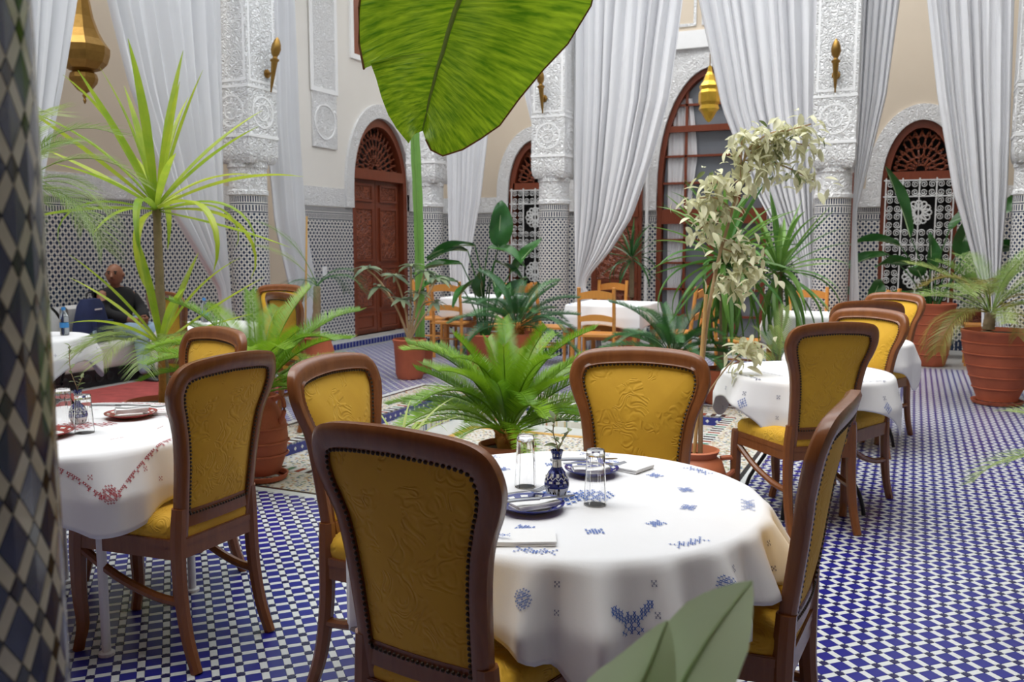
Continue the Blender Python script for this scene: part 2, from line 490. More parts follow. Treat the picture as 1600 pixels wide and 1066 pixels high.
MB().box(JX0 + .06, JX1 - .06, JY0 + .06, JY1 - .06, -.3, -.132).build('mosaic_bed', 'mosaic', bs)
# blue riser with white diamonds and toothed top tiles
rs = MB(); t = .012
frame_boxes(rs, (BX0, BX1, BY0, BY1), (BX0 + t, BX1 - t, BY0 + t, BY1 - t), -.08, -.012); rs.build('blue_riser', 'tile_curb_blue', bs)
dm = MB().add([(-.016, 0, 0), (0, 0, -.016), (.016, 0, 0), (0, 0, .016), (0, -.003, 0)], [(0, 1, 4), (1, 2, 4), (2, 3, 4), (3, 0, 4)]).mesh('white_diamond', 'tile_white')
tooth = {c: MB().box(-.019, .019, -.045, .045, 0, .012).mesh('curb_tile', c) for c in ('tile_white', 'tile_black', 'tile_green', 'tile_red')}
stepme = {c: MB().box(-.019, .019, -.03, .03, 0, .012).mesh('step_tile', c) for c in ('tile_white', 'tile_black', 'tile_green', 'tile_ochre')}
def run(a, b, fixed, axis, inward, n, k0, zt, lib, diamonds):
    for k in range(n):
        p = a + (b - a) * (k + .5) / n
        col = 'tile_white' if k % 2 == 0 else ('tile_black', 'tile_green', list(lib)[3], 'tile_black')[(k // 2) % 4]
        q = fixed - inward * .045
        loc = (p, q, zt) if axis == 'x' else (q, p, zt)
        link('curb_tile' if diamonds else 'step_tile', lib[col], bs, loc, 0 if axis == 'x' else PI / 2)
        if diamonds and k % 2 == 0:
            q = fixed + inward * (t + .0005)
            loc = (p, q, -.045) if axis == 'x' else (q, p, -.045)
            link('white_diamond', dm, bs, loc, {('x', -1): 0, ('x', 1): PI, ('y', 1): PI / 2, ('y', -1): -PI / 2}[(axis, inward)])
run(BX0, BX1, BY1, 'x', -1, 66, 0, -.009, tooth, True)
run(BY0, BY1, BX0, 'y', 1, 70, 0, -.009, tooth, True)
run(IX0, IX1, IY1, 'x', -1, 48, 0, -.088, stepme, False)
run(IY0, IY1, IX0, 'y', 1, 52, 0, -.088, stepme, False)
run(BX0, BX1, BY0, 'x', 1, 66, 0, -.009, tooth, False)
run(BY0, BY1, BX1, 'y', -1, 70, 0, -.009, tooth, False)

# ================================================================ walls
H = 6.0
def wallseg(name, axis, fixed, a, b, thick, holes, label, dmat, cmat='beige', zdado=1.95, friezes=True):
    """wall along axis, facing the courtyard side; holes: (c0,c1,ztop) cut to the floor"""
    def bx(mb, p0, p1, z0, z1, dp=0):
        f0, f1 = (fixed, fixed + thick) if thick > 0 else (fixed + thick, fixed)
        if thick > 0: f0 -= dp
        else: f1 += dp
        if axis == 'x': mb.box(p0, p1, f0, f1, z0, z1)
        else: mb.box(f0, f1, p0, p1, z0, z1)
    up, da, fr = MB(), MB(), MB()
    xs = [a] + [v for h in sorted(holes) for v in h[:2]] + [b]
    for k in range(0, len(xs), 2):
        if xs[k + 1] - xs[k] > .005:
            bx(up, xs[k], xs[k + 1], 2.2, H); bx(da, xs[k], xs[k + 1], -.1, zdado); bx(fr, xs[k], xs[k + 1], zdado, 2.2, .012)
    for h in holes:
        bx(up, h[0], h[1], h[2], H)
    w = up.build(name, cmat); tag(w, label, 'wall', kind='structure')
    da.build('tile_dado', dmat, w); fr.build('carved_frieze', 'plaster_fine', w)
    return w
BWY = 13.4
wallseg('wall_back', 'x', BWY, -7.3, 4.2, .3, [(-6.1, -5.14, 3.5), (-3.62, -1.98, 4.3), (-.46, .50, 3.5)], 'beige back gallery wall with tiled dado behind the far columns', 'dado_x')
wallseg('wall_left', 'y', -7.3, 9.4, 13.4, -.3, [(10.70, 12.24, 3.62)], 'cream side wall with tiled dado around the carved door', 'dado_y', 'cream')
wallseg('wall_left_alcove', 'y', -8.3, 2.0, 9.4, -.3, [], 'beige alcove wall with tiled dado behind the man and the bench', 'dado_y')
wj = MB().box(-8.3, -7.29, 9.36, 9.395, 0, H).build('wall_left_return', 'beige'); tag(wj, 'short beige return wall beside the alcove', 'wall', kind='structure')
wn = MB().box(-8.6, 4.5, -2.6, -2.3, 0, H).build('wall_front', 'redwood'); tag(wn, 'unseen wall behind the viewpoint, coloured dark to deepen the shade', 'wall', kind='structure')  # dark wood invented out of view so less light bounces onto the near tables
wr = MB().box(4.2, 4.5, -2.3, 13.7, 0, H).build('wall_right', 'beige'); tag(wr, 'plain beige wall of the right gallery', 'wall', kind='structure')
wa = MB().box(-8.6, -8.3, -2.3, 2.0, 0, H).build('wall_left_near', 'beige'); tag(wa, 'plain beige wall at the near end of the alcove', 'wall', kind='structure')
# upper spandrels above arched openings (fill between 2.2 and arch is done by arch surrounds)
ce = MB(); ce.box(-8.6, 4.5, -2.6, .2, H, H + .25); ce.box(1.55, 4.5, .2, 13.7, H, H + .25)
ce = ce.build('ceiling', 'redwood'); tag(ce, 'unseen flat ceiling on the near and right sides, dark to deepen the shade', 'ceiling', kind='structure')  # covers only near and right galleries; dark colour added to hold back bounce light
be = frame_boxes(MB(), (-6.65, 1.55, .2, 10.95), (-6.2, 1.1, .65, 10.5), 5.35, H + .3).build('beam', 'plaster'); tag(be, 'carved white plaster beam carried by the columns', 'beam', kind='structure')

# arch tools -------------------------------------------------------
def arch_pts(hw, zs, apex, n=14):
    """pointed arch from (-hw, zs) over the apex to (hw, zs)"""
    pts = []
    for k in range(n + 1):
        a = k / n * PI / 2
        x = -hw * math.cos(a); z = zs + (apex - zs) * (math.sin(a) ** .92)
        pts.append((x, z))
    return pts + [(-x, z) for x, z in pts[::-1][1:]]
def wall_fn(axis, fixed, c, side):
    """local (a along wall, z, d out from the wall) -> world"""
    if axis == 'x': return lambda a, z, d: (c + a, fixed + side * d, z)
    return lambda a, z, d: (fixed + side * d, c - a * side * -1, z)
def arch_surround(name, fn, hw, zs, apex, wd, parent, mat='plaster_fine', d0=-.02, d1=.035, z0=0.0, dado=True):
    i = arch_pts(hw, zs, apex); o = arch_pts(hw + wd, zs, apex + wd * 1.05)
    i = [(-hw, z0)] + i + [(hw, z0)]; o = [(-hw - wd, z0)] + o + [(hw + wd, z0)]
    ob = MB().ring(o, i, fn, d0, d1).build(name, mat, parent)
    return ob
def spandrel(fn, hw, zs, apex, parent, mat, ztop):
    """wall fill between the arch curve and the flat lintel line, on both sides"""
    i = arch_pts(hw, zs, apex)
    m = MB(); rows = [[fn(x, z, 0) for x, z in i], [fn(x, ztop, 0) for x, z in i], [fn(x, ztop, -.28) for x, z in i], [fn(x, z, -.28) for x, z in i], [fn(x, z, 0) for x, z in i]]
    m.grid(rows); return m.build('spandrel', mat, parent)
def fretwork(fn, hw, z0, apex, zs, parent, mat, d0, d1, name='carved_fretwork'):
    """pierced carved fan: rings and petals clipped by the arch"""
    root = MB(); r = .013
    cx, cz = 0, z0 + .02
    def inside(x, z):
        if z < z0 + .01: return False
        if z <= zs: return abs(x) < hw
        k = ((z - zs) / (apex - zs))
        if k >= 1: return False
        return abs(x) < hw * math.cos(math.asin(min(1, k ** (1 / .92)))) - .005
    dm_ = (d0 + d1) / 2
    def seg(pts):
        run_ = []
        for p in pts:
            if inside(*p): run_.append(p)
            else:
                if len(run_) > 1: root.tube([fn(x, z, dm_) for x, z in run_], r, 5)
                run_ = []
        if len(run_) > 1: root.tube([fn(x, z, dm_) for x, z in run_], r, 5)
    for ring_, (rad, n, pl) in enumerate(((.12, 9, .09), (.24, 12, .11), (.38, 15, .13), (.54, 19, .15), (.70, 23, .16))):
        for k in range(n):
            a = PI * (k + .5 * (ring_ % 2)) / (n - 1)
            c = (cx + rad * math.cos(a), cz + rad * math.sin(a))
            pts = []
            for q in range(13):
                b = 2 * PI * q / 12
                l = pl * .62 * math.cos(b); w = pl * .34 * math.sin(b) * (1 + .4 * math.cos(b))
                pts.append((c[0] + l * math.cos(a) - w * math.sin(a), c[1] + l * math.sin(a) + w * math.cos(a)))
            seg(pts)
    o = root.build(name, mat, parent, True, fixn=False); tag(o, kind='stuff'); return o

# ================================================================ carved door
fnD = lambda a, z, d: (-7.3 + d, 11.47 + a, z)            # a runs along +Y, d into the court
dr = thing('door_1', 'tall carved red wooden double door under a pointed arch', 'door', kind='structure')
spandrel(fnD, .77, 2.2, 3.28, dr, 'cream', 3.62)
hwD, zsD, apD = .77, 2.2, 3.28
MB().prism([(-.76, 0), (-.76, 3.6), (.76, 3.6), (.76, 0)], fnD, -.29, -.265).build('shade_sheet', 'dark_void', dr)  # black sheet in place of the shade behind the door opening
arch_surround('arch_surround', fnD, hwD, zsD, apD, .19, dr, z0=1.95)
fr = MB(); i = [(-hwD + .10, 0.1)] + arch_pts(hwD - .10, 2.2, apD - .12) + [(hwD - .10, 0.1)]; o = [(-hwD, 0.1)] + arch_pts(hwD, 2.2, apD) + [(hwD, 0.1)]
fr.ring(o, i, fnD, -.26, -.03).build('door_frame', 'redwood', dr)
MB().prism(rectpts(hwD - .08, .075), lambda a, z, d: fnD(a, z + 2.45, d), -.26, -.02).build('transom', 'redwood', dr)
fretwork(fnD, hwD - .10, 2.52, apD - .12, 2.2, dr, 'carved_wood', -.16, -.08)
MB().prism([(-.66, 2.5)] + [(x, z) for x, z in arch_pts(.66, 2.5, apD - .13)] + [(.66, 2.5)], fnD, -.24, -.2).build('fan_shade_sheet', 'dark_void', dr)  # black sheet paints the shade seen through the pierced carving
for sgn in (-1, 1):
    lf = MB().prism(rectpts(.328, 1.14), lambda a, z, d: fnD(a + sgn * .334, z + 1.245, d), -.18, -.12).build('door_leaf', 'redwood', dr)
    for z0, z1 in ((.16, .40), (.48, 1.10), (1.18, 1.98), (2.06, 2.32)):
        c = (z0 + z1) / 2; h = (z1 - z0) / 2
        MB().ring([(x, z) for x, z in rectpts(.24, h)], rectpts(.205, h - .035), lambda a, z, d: fnD(a + sgn * .334, z + c, d), -.12, -.095, True).build('panel_moulding', 'redwood', lf)
        MB().prism(rectpts(.20, h - .04), lambda a, z, d: fnD(a + sgn * .334, z + c, d), -.122, -.108).build('carved_panel', 'carved_wood' if z0 > .45 else 'redwood', lf)
MB().box(-7.35, -7.08, 9.75, 13.0, -.1, .10).build('marble_step', 'marble', dr)
stp = MB().box(-7.08, -7.07, 9.75, 13.0, 0, .095).build('step_riser', 'tile_white', dr)
rt = MB().box(-.004, .004, -.027, .027, .012, .088).mesh('riser_tile', 'tile_curb_blue')
for k in range(42): link('riser_tile', rt, dr, (-7.067, 9.80 + k * .0765, 0))

# plaque, small window, outlet on the cream wall
pq = thing('plaster_plaque', 'tall carved white plaster panel fixed to the cream wall by the door', 'wall panel', (-7.297, 10.06, 0))
MB().box(0, .025, -.27, .27, 2.72, 5.3).build('panel', 'plaster_fine', pq)
MB().ring([(.285 * math.cos(2 * PI * k / 32), .285 * math.sin(2 * PI * k / 32)) for k in range(32)], [(.262 * math.cos(2 * PI * k / 32), .262 * math.sin(2 * PI * k / 32)) for k in range(32)], lambda a, z, d: (d, a * .82, 3.06 + z * .82), .02, .034, True).build('roundel_ring', 'plaster_plain', pq)
MB().ring(rectpts(.30, .92), rectpts(.24, .86), lambda a, z, d: (d, a, 4.36 + z), .02, .034, True).build('border_moulding', 'plaster_plain', pq)
wd = thing('window_1', 'small shuttered window high on the cream wall', 'window', (-7.3, 11.2, 0), kind='structure')
MB().ring(rectpts(.5, .8), rectpts(.43, .73), lambda a, z, d: (d, a, 4.82 + z), -.01, .03, True).build('window_frame', 'plaster_plain', wd)
MB().box(.0, .012, -.43, .43, 4.09, 5.55).build('shutter', 'redwood', wd)
so = thing('wall_socket', 'small white electrical socket on the tiled wall', 'socket', (-7.3, 10.0, 1.07))
MB().box(0, .012, -.045, .045, -.065, .065).build('face_plate', 'plastic_white', so); MB().lathe([(.022, 0), (.022, .006)], 16).build('outlet', 'ceramic_white', so, loc=(.012, 0, 0)).rotation_euler = (0, PI / 2, 0)

# ================================================================ back wall windows
def scroll_me():
    pts = []
    for k in range(26):
        a = k / 25 * 3.6 * PI; r = .062 * (1 - k / 25 * .85)
        pts.append((r * math.cos(a), 0, r * math.sin(a)))
    return MB().tube(pts, .0075, 5).mesh('scroll', 'white_metal', True)
SCR = scroll_me()
PETAL = MB().tube([(.03, 0, 0)] + [(.03 + .075 * (1 - math.cos(b)) / 2 * 1.0, 0, .03 * math.sin(b)) for b in [k * 2 * PI / 12 for k in range(13)]], .0075, 5).mesh('rosette_petal', 'white_metal', True)
def grille_window(name, cx, label):
    fn = lambda a, z, d: (cx + a, BWY - d, z)
    w = thing(name, label, 'window', kind='structure')
    hw, zs, ap = .48, 2.2, 3.1
    spandrel(fn, hw, zs, ap, w, 'beige', 3.5)
    MB().box(cx - .47, cx + .47, BWY + .26, BWY + .29, 2.1, 3.48).build('shade_sheet', 'dark_void', w)
    MB().box(cx - .5, cx + .5, BWY + .22, BWY + .26, 0, 2.4).build('shade_pane', 'dark_void', w)  # black sheet stands in for the unlit space behind the grille
    arch_surround('arch_surround', fn, hw, zs, ap, .20, w, z0=1.95)
    i = [(-hw + .09, .3)] + arch_pts(hw - .09, zs, ap - .10) + [(hw - .09, .3)]; o = [(-hw, .3)] + arch_pts(hw, zs, ap) + [(hw, .3)]
    MB().ring(o, i, fn, -.24, -.02).build('window_frame', 'redwood', w)
    MB().prism(rectpts(hw - .07, .06), lambda a, z, d: fn(a, z + 2.36, d), -.24, -.02).build('transom', 'redwood', w)
    fretwork(fn, hw - .09, 2.42, ap - .10, 2.2, w, 'carved_wood', -.12, -.04)
    MB().box(cx - hw, cx + hw, BWY + .02, BWY + .24, 0, .5).build('sill_panel', 'redwood', w)
    gx0, gx1, gz0, gz1 = -.42, .42, .55, 2.30
    n = 4; m = 8; sx = (gx1 - gx0) / n; sz = (gz1 - gz0) / m
    bar = MB().box(-.009, .009, -.009, .009, gz0 - .05, gz1 + .03).mesh('upright_bar', 'white_metal')
    hb_ = MB().box(gx0 - .03, gx1 + .03, -.008, .008, -.008, .008).mesh('cross_bar', 'white_metal')
    for k in range(n + 1): link('upright_bar', bar, w, (cx + gx0 + k * sx, BWY - .01, 0))
    for k in range(m + 1):
        if k in (0, 1, 4, 7, 8): link('cross_bar', hb_, w, (cx, BWY - .012, gz0 + k * sz))
    for k in range(m):
        for q in range(n):
            c = (cx + gx0 + (q + .5) * sx, BWY - .01, gz0 + (k + .5) * sz)
            if q in (1, 2) and k in (1, 2, 5, 6): continue
            for sg in (-1, 1):
                for sh in (-1, 1):
                    o_ = link('scroll', SCR, w, (c[0] + sg * .052, c[1], c[2] + sh * .054)); o_.scale = (.80 * sg, 1, .80 * sh)
    for cz in (gz0 + 2 * sz, gz0 + 6 * sz):
        for p in range(12):
            o_ = link('rosette_petal', PETAL, w, (cx, BWY - .01, cz)); o_.rotation_euler = (0, p * PI / 6, 0); o_.scale = (1.55, 1, 1.4)
    return w
grille_window('window_2', .02, 'arched window with white scroll grille behind the potted palms')
grille_window('window_3', -5.62, 'arched window with white scroll grille half hidden by a column')
# big glazed arch
fnB = lambda a, z, d: (-2.80 + a, BWY - d, z)
bw = thing('window_4', 'large arched window of small panes in a red wooden frame', 'window', kind='structure')
hw, zs, ap = .82, 2.2, 4.02
spandrel(fnB, hw, zs, ap, bw, 'plaster_fine', 4.3)
MB().box(-3.6, -2.0, BWY + .28, BWY + .3, 0, 4.3).build('shade_sheet', 'dark_void', bw)
arch_surround('arch_surround', fnB, hw, zs, ap, .20, bw, z0=1.95)
MB().box(-4.0, -1.7, BWY - .05, BWY, 4.3, 4.55).build('cornice', 'plaster_plain', bw)
for k in range(5): MB().ring(rectpts(.19, .38), rectpts(.15, .34), lambda a, z, d: fnB(a - .92 + k * .46, z + 5.0, d), 0, .02, True).build('carved_panel', 'plaster', bw)
i = [(-hw + .07, 0)] + arch_pts(hw - .07, zs, ap - .09) + [(hw - .07, 0)]; o = [(-hw, 0)] + arch_pts(hw, zs, ap) + [(hw, 0)]
MB().ring(o, i, fnB, -.24, -.02).build('window_frame', 'redwood', bw)
for z_, h_ in ((1.85, .11), (3.15, .045)): MB().prism(rectpts(hw - .05, h_), lambda a, z, d: fnB(a, z + z_, d), -.2, -.03).build('transom', 'redwood', bw)
for a_ in (-.40, 0.0, .40): MB().prism(rectpts(.018 if a_ else .05, 1.85 if a_ else .9), lambda a, z, d: fnB(a + a_, z + (1.9 if a_ else .9), d), -.15, -.06).build('mullion', 'redwood', bw)
for z_ in (.35, .75, 1.15, 1.5, 2.35, 2.75, 3.5): MB().prism(rectpts(hw - .08 if z_ < 3.3 else .55, .016), lambda a, z, d: fnB(a, z + z_, d), -.15, -.06).build('glazing_bar', 'redwood', bw)
i = arch_pts(hw - .08, zs, ap - .1)
MB().prism([(-hw + .08, .05)] + i + [(hw - .08, .05)], fnB, -.13, -.125).build('pane', 'dark_glass', bw)
# looped drape seen through the glass is hung just before the pane
for s0, s1, nm in ((-.70, -.12, 'inner_drape'),):
    rows = []
    for k in range(13):
        z = .1 + 3.5 * k / 12; w_ = .25 + .75 * (k / 12) ** 1.2
        if k / 12 > .75: w_ *= (1.0 - (k / 12 - .75) * 1.6)
        rows.append([fnB(s0 + (s1 - s0) * w_ * j / 30 + .06 * (1 - w_), z, -.105 + .012 * math.sin(j * 1.3)) for j in range(31)])
    MB().grid(rows).build(nm, 'curtain', bw, True)
# open door leaves of the big arch
def door_leaf(cx, hw_, lab, nm):
    d_ = thing(nm, lab, 'door', (cx, BWY - .09, 0), kind='structure')
    MB().box(-hw_, hw_, -.03, .03, .02, 2.9).build('leaf_board', 'redwood', d_)
    for z0, z1 in ((.15, .75), (.85, 1.75), (1.85, 2.8)):
        MB().ring(rectpts(hw_ - .05, (z1 - z0) / 2), rectpts(hw_ - .09, (z1 - z0) / 2 - .04), lambda a, z, d: (a, -d, z + (z0 + z1) / 2), .03, .05, True).build('panel_moulding', 'redwood', d_)
        MB().prism(rectpts(hw_ - .1, (z1 - z0) / 2 - .05), lambda a, z, d: (a, -d, z + (z0 + z1) / 2), .028, .04).build('carved_panel', 'carved_wood', d_)
door_leaf(-4.22, .40, 'carved red door leaf folded open left of the large window', 'door_2')
door_leaf(-.98, .17, 'narrow red door leaf folded open beside the grille window', 'door_3')
pp = MB().lathe([(.025, 0), (.025, 3.0)], 12).build('curtain_pole', 'white_paint', loc=(-3.7, BWY - .25, 0)); tag(pp, 'slim white upright pole left of the large window', 'pole')

# ================================================================ columns
def column(loc, label, plain_shaft=True):
    c = thing('column', label, 'column', loc, kind='structure')
    r = .195
    if plain_shaft: MB().lathe([(r, 0), (r, 1.95)], 48).build('tiled_shaft', 'dado_col', c, True)
    MB().lathe([(r + .012, 1.95), (r + .012, 1.99), (r, 2.0), (r, 2.22), (r + .012, 2.23), (r + .012, 2.27)], 48).build('carved_collar', 'plaster', c, True)
    w = .225
    rows = []
    for z, k in ((2.27, .86), (2.30, .93), (2.35, .985), (2.40, 1.0), (2.52, 1.0)):
        rows.append([(x * k, y * k, z) for x, y in ((-w, -w), (0, -w), (w, -w), (w, 0), (w, w), (0, w), (-w, w), (-w, 0))])
    m = MB().grid(rows, True); n = len(m.v); m.f.append(list(range(0, 8))[::-1]); m.mi.append(0); m.f.append(list(range(n - 8, n))); m.mi.append(0)
    m.build('corbel', 'plaster', c)
    MB().box(-w, w, -w, w, 2.52, 5.36).build('carved_block', 'plaster', c)
    MB().box(-w - .006, w + .006, -w - .006, w + .006, 2.53, 2.56).build('corbel_band', 'plaster_plain', c)
    MB().box(-w - .004, w + .004, -w - .004, w + .004, 3.02, 3.045).build('block_band', 'plaster_plain', c)
    ci = lambda r_: [(r_ * math.cos(2 * PI * k / 32), r_ * math.sin(2 * PI * k / 32)) for k in range(32)]
    for a in range(4):
        fn = lambda p, q, d, a=a: tuple(Matrix.Rotation(a * PI / 2, 3, 'Z') @ Vector((p, -w - d, q + 2.79)))
        MB().ring(ci(.165), ci(.145), fn, 0, .003, True).build('roundel_ring', 'plaster_plain', c)
        MB().ring(ci(.09), ci(.075), fn, 0, .003, True).build('roundel_ring', 'plaster_plain', c)
        fn2 = lambda p, q, d, a=a: tuple(Matrix.Rotation(a * PI / 2, 3, 'Z') @ Vector((p, -w - d, q + 3.9)))
        MB().ring(rectpts(.2, .82), rectpts(.175, .795), fn2, 0, .003, True).build('panel_moulding', 'plaster_plain', c)
    return c
colA = column((-6.42, 7.5, 0), 'tiled column with white carved capital between alcove and carved door')
def colcopy(x, y, lab): return dup(colA, (x, y, 0), 0, lab)
colcopy(-6.2, 10.95, 'tiled corner column with white carved capital right of the carved door')
colC = colcopy(-4.27, 10.8, 'tiled column with brass torch left of the large arched window')
colD = colcopy(-.86, 10.65, 'tiled column with brass torch right of the large arched window')
colcopy(1.10, 10.7, 'tiled corner column beside the potted palm')
colcopy(-6.42, 4.0, 'tiled column at the near end of the bench alcove')
colcopy(1.28, 7.2, 'tiled column on the right side of the court'); colcopy(1.28, 4.35, 'tiled column on the right side of the court near the tables')
# foreground column: every tile its own piece
fc = thing('column', 'close tiled column of large navy diamonds and ivory bands', 'column', (-.869, .434, 0), kind='structure')
MB().lathe([(.193, 0), (.193, 2.1)], 64).build('grout_core', 'grout', fc, True)
NC = 22; RP = .1955; PW = 2 * PI / NC; PH = .0785
def curved(pts, uc, zc, k, r0, r1):
    n = len(pts)
    def P(u, z, r): return (r * math.cos(u), r * math.sin(u), z)
    vs = [P(uc + a, zc + b, r0) for a, b in pts] + [P(uc + a * .965, zc + b * .965, r1) for a, b in pts]
    return vs, [tuple(range(n, 2 * n))] + [(i, (i + 1) % n, n + (i + 1) % n, n + i) for i in range(n)]
w_ = .165
dia = [(0, -(.5 - w_) * PH), ((.5 - w_) * PW, 0), (0, (.5 - w_) * PH), (-(.5 - w_) * PW, 0)]
sqr = [(0, -.155 * PH), (.155 * PW, 0), (0, .155 * PH), (-.155 * PW, 0)]
def st(s, t): return ((s + t) / 2 * PW, (s - t) / 2 * PH)
band1 = [st(a, b) for a, b in ((-.325, -.155), (.325, -.155), (.325, .155), (-.325, .155))]
band2 = [st(a, b) for a, b in ((-.155, -.325), (.155, -.325), (.155, .325), (-.155, .325))]
items = {'diamond_tile': [], 'square_tile': [], 'band_tile': []}
camdir = math.atan2(-.445, .845)
for i in range(NC * 2):
    for j in range(-2, 54):
        if (i + j) % 2: continue
        u = i * PW / 2; z = j * PH / 2 + .02
        du = (u - camdir + PI) % (2 * PI) - PI
        for nm, pts, uu, zz in (('diamond_tile', dia, u, z), ('square_tile', sqr, u, z + PH / 2),):
            if .04 < zz < 2.05: items[nm].append((abs(du) * .195 + abs(zz - 1.25) * .25, pts, uu, zz))
        for pts, off in ((band2, (.25, .25)), (band1, (.25, -.25))):
            zz = z + off[1] * PH
            if .04 < zz < 2.05: items['band_tile'].append((abs(du) * .195 + abs(zz - 1.25) * .25, pts, u + off[0] * PW, zz))
for nm, lst in items.items():
    lst.sort(key=lambda q: q[0]); mt = {'diamond_tile': 'col_navy', 'square_tile': 'col_black', 'band_tile': 'col_ivory'}[nm]
    libs = {}; rest = MB()
    for k, (dd, pts, u, z) in enumerate(lst):
        if k < 300:
            key = id(pts)
            if key not in libs:
                vs, fs = curved(pts, 0, 0, 1, .193, RP + .002); libs[key] = MB().add(vs, fs).mesh(nm, mt, fixn=False)
            link(nm, libs[key], fc, (0, 0, z), u)
        else: rest.add(*curved(pts, u, z, 1, .193, RP + .002))
    if rest.f: tag(rest.build(nm + '_field', mt, fc, fixn=False), kind='stuff')
MB().lathe([(.205, 2.1), (.205, 2.3)], 48).build('carved_collar', 'plaster', fc, True)
MB().box(-.225, .225, -.225, .225, 2.3, 5.36).build('carved_block', 'plaster', fc)

# ================================================================ curtains
def curtain(label, axis, plane, left, right, z0, z1, folds, amp=.05, seed=0, group=None):
    rr = random.Random(seed); ph = [rr.uniform(0, 6.28) for _ in range(4)]
    rows = []; N = folds * 8; nz = 44
    for k in range(nz + 1):
        z = z0 + (z1 - z0) * k / nz
        a = lerp(left, z); b = lerp(right, z)
        row = []
        for j in range(N + 1):
            u = j / N; uu = u + .018 * math.sin(5 * u * PI + ph[0]) * math.sin(z * .9 + ph[1])
            p = a + (b - a) * uu
            w = amp * (math.sin(2 * PI * folds * u + ph[2] + .5 * math.sin(z * 1.1 + u * 9)) * (.7 + .3 * math.sin(u * 17 + ph[3])) + .25 * math.sin(4 * PI * folds * u + ph[1]))
            w *= min(1, .35 + .65 * (b - a) / .5)
            row.append((p, plane + w, z) if axis == 'x' else (plane + w, p, z))
        rows.append(row)
    o = MB().grid(rows).build('curtain', 'curtain', None, 70)
    sm = o.modifiers.new('thickness', 'SOLIDIFY'); sm.thickness = .004
    tag(o, label, 'curtain', 'white curtains tied to the columns')
    return o
curtain('white curtain drawn aside left of the large brass lantern', 'y', -6.45, [(.3, 4.5), (2, 4.80), (3.4, 4.75), (4.8, 4.3)], [(.3, 4.82), (2.0, 5.1), (2.76, 5.34), (3.46, 5.53), (4.8, 5.95)], .03, 5.4, 7, .05, 1)
curtain('white curtain sweeping down behind the tall yucca to its column', 'y', -6.45, [(.03, 6.95), (.75, 7.08), (1.0, 7.03), (1.75, 6.435), (2.86, 6.0), (3.53, 5.82), (4.8, 5.6)], [(.03, 7.3), (.8, 7.2), (1.0, 7.2), (1.77, 7.16), (2.6, 7.18), (3.85, 7.2), (4.8, 7.25)], .03, 5.4, 9, .055, 2)
curtain('narrow white curtain hanging beside the small palm and socket', 'y', -6.5, [(.03, 8.45), (.79, 8.30), (1.66, 8.03), (2.7, 7.91), (4.05, 7.95), (4.8, 8.0)], [(.03, 8.8), (.77, 8.72), (1.67, 8.5), (2.75, 8.43), (4.15, 8.41), (4.8, 8.45)], .03, 5.4, 5, .05, 3)
curtain('white curtain hanging right of the corner column behind strelitzia leaves', 'x', 10.9, [(.03, -5.8), (1.1, -5.85), (3, -5.9), (4.8, -5.95)], [(.03, -5.5), (1.1, -5.58), (2.05, -5.38), (3.54, -5.19), (4.58, -5.05), (4.8, -5.0)], .03, 5.4, 7, .04, 4)
curtain('thin white curtain edge gathered against the left side of a column', 'x', 10.9, [(.03, -4.5), (1.6, -4.42), (2.1, -4.46), (2.93, -4.60), (3.42, -4.73), (4.56, -4.87), (4.8, -4.9)], [(.03, -4.3), (2.1, -4.3), (4.8, -4.3)], .03, 5.4, 5, .04, 5)
curtain('white curtain swept left of the large window and tied at waist height', 'x', 10.85, [(.03, -4.02), (.9, -3.97), (1.05, -3.98), (4.8, -4.03)], [(.03, -3.6), (.6, -3.68), (.9, -3.86), (1.04, -3.80), (1.33, -3.53), (1.77, -3.25), (2.46, -3.015), (3.22, -2.81), (4.32, -2.657), (4.8, -2.6)], .03, 5.4, 10, .06, 6)
curtain('white curtain swept right of the large window behind the variegated tree', 'x', 10.8, [(.03, -1.4), (.7, -1.2), (.95, -1.17), (1.3, -1.316), (2.05, -1.737), (3.02, -2.13), (4.3, -2.43), (4.8, -2.5)], [(.03, -1.03), (1.0, -1.06), (4.16, -1.13), (4.8, -1.13)], .03, 5.4, 10, .06, 7)
curtain('white curtain narrowing down the right side of a column by the grille window', 'x', 10.8, [(.03, -.66), (1.8, -.66), (4.1, -.68), (4.8, -.68)], [(.03, -.5), (1.5, -.60), (1.8, -.62), (2.16, -.54), (3.06, -.36), (4.06, -.275), (4.8, -.2)], .03, 5.4, 6, .05, 8)
curtain('white curtain drawn right in front of the grille window', 'x', 10.8, [(.03, .72), (.9, .68), (1.31, .57), (2, .353), (3.02, .15), (4.03, 0), (4.8, -.08)], [(.03, 1.0), (1.04, .84), (2, .86), (3.95, .82), (4.8, .82)], .03, 5.4, 8, .055, 9)
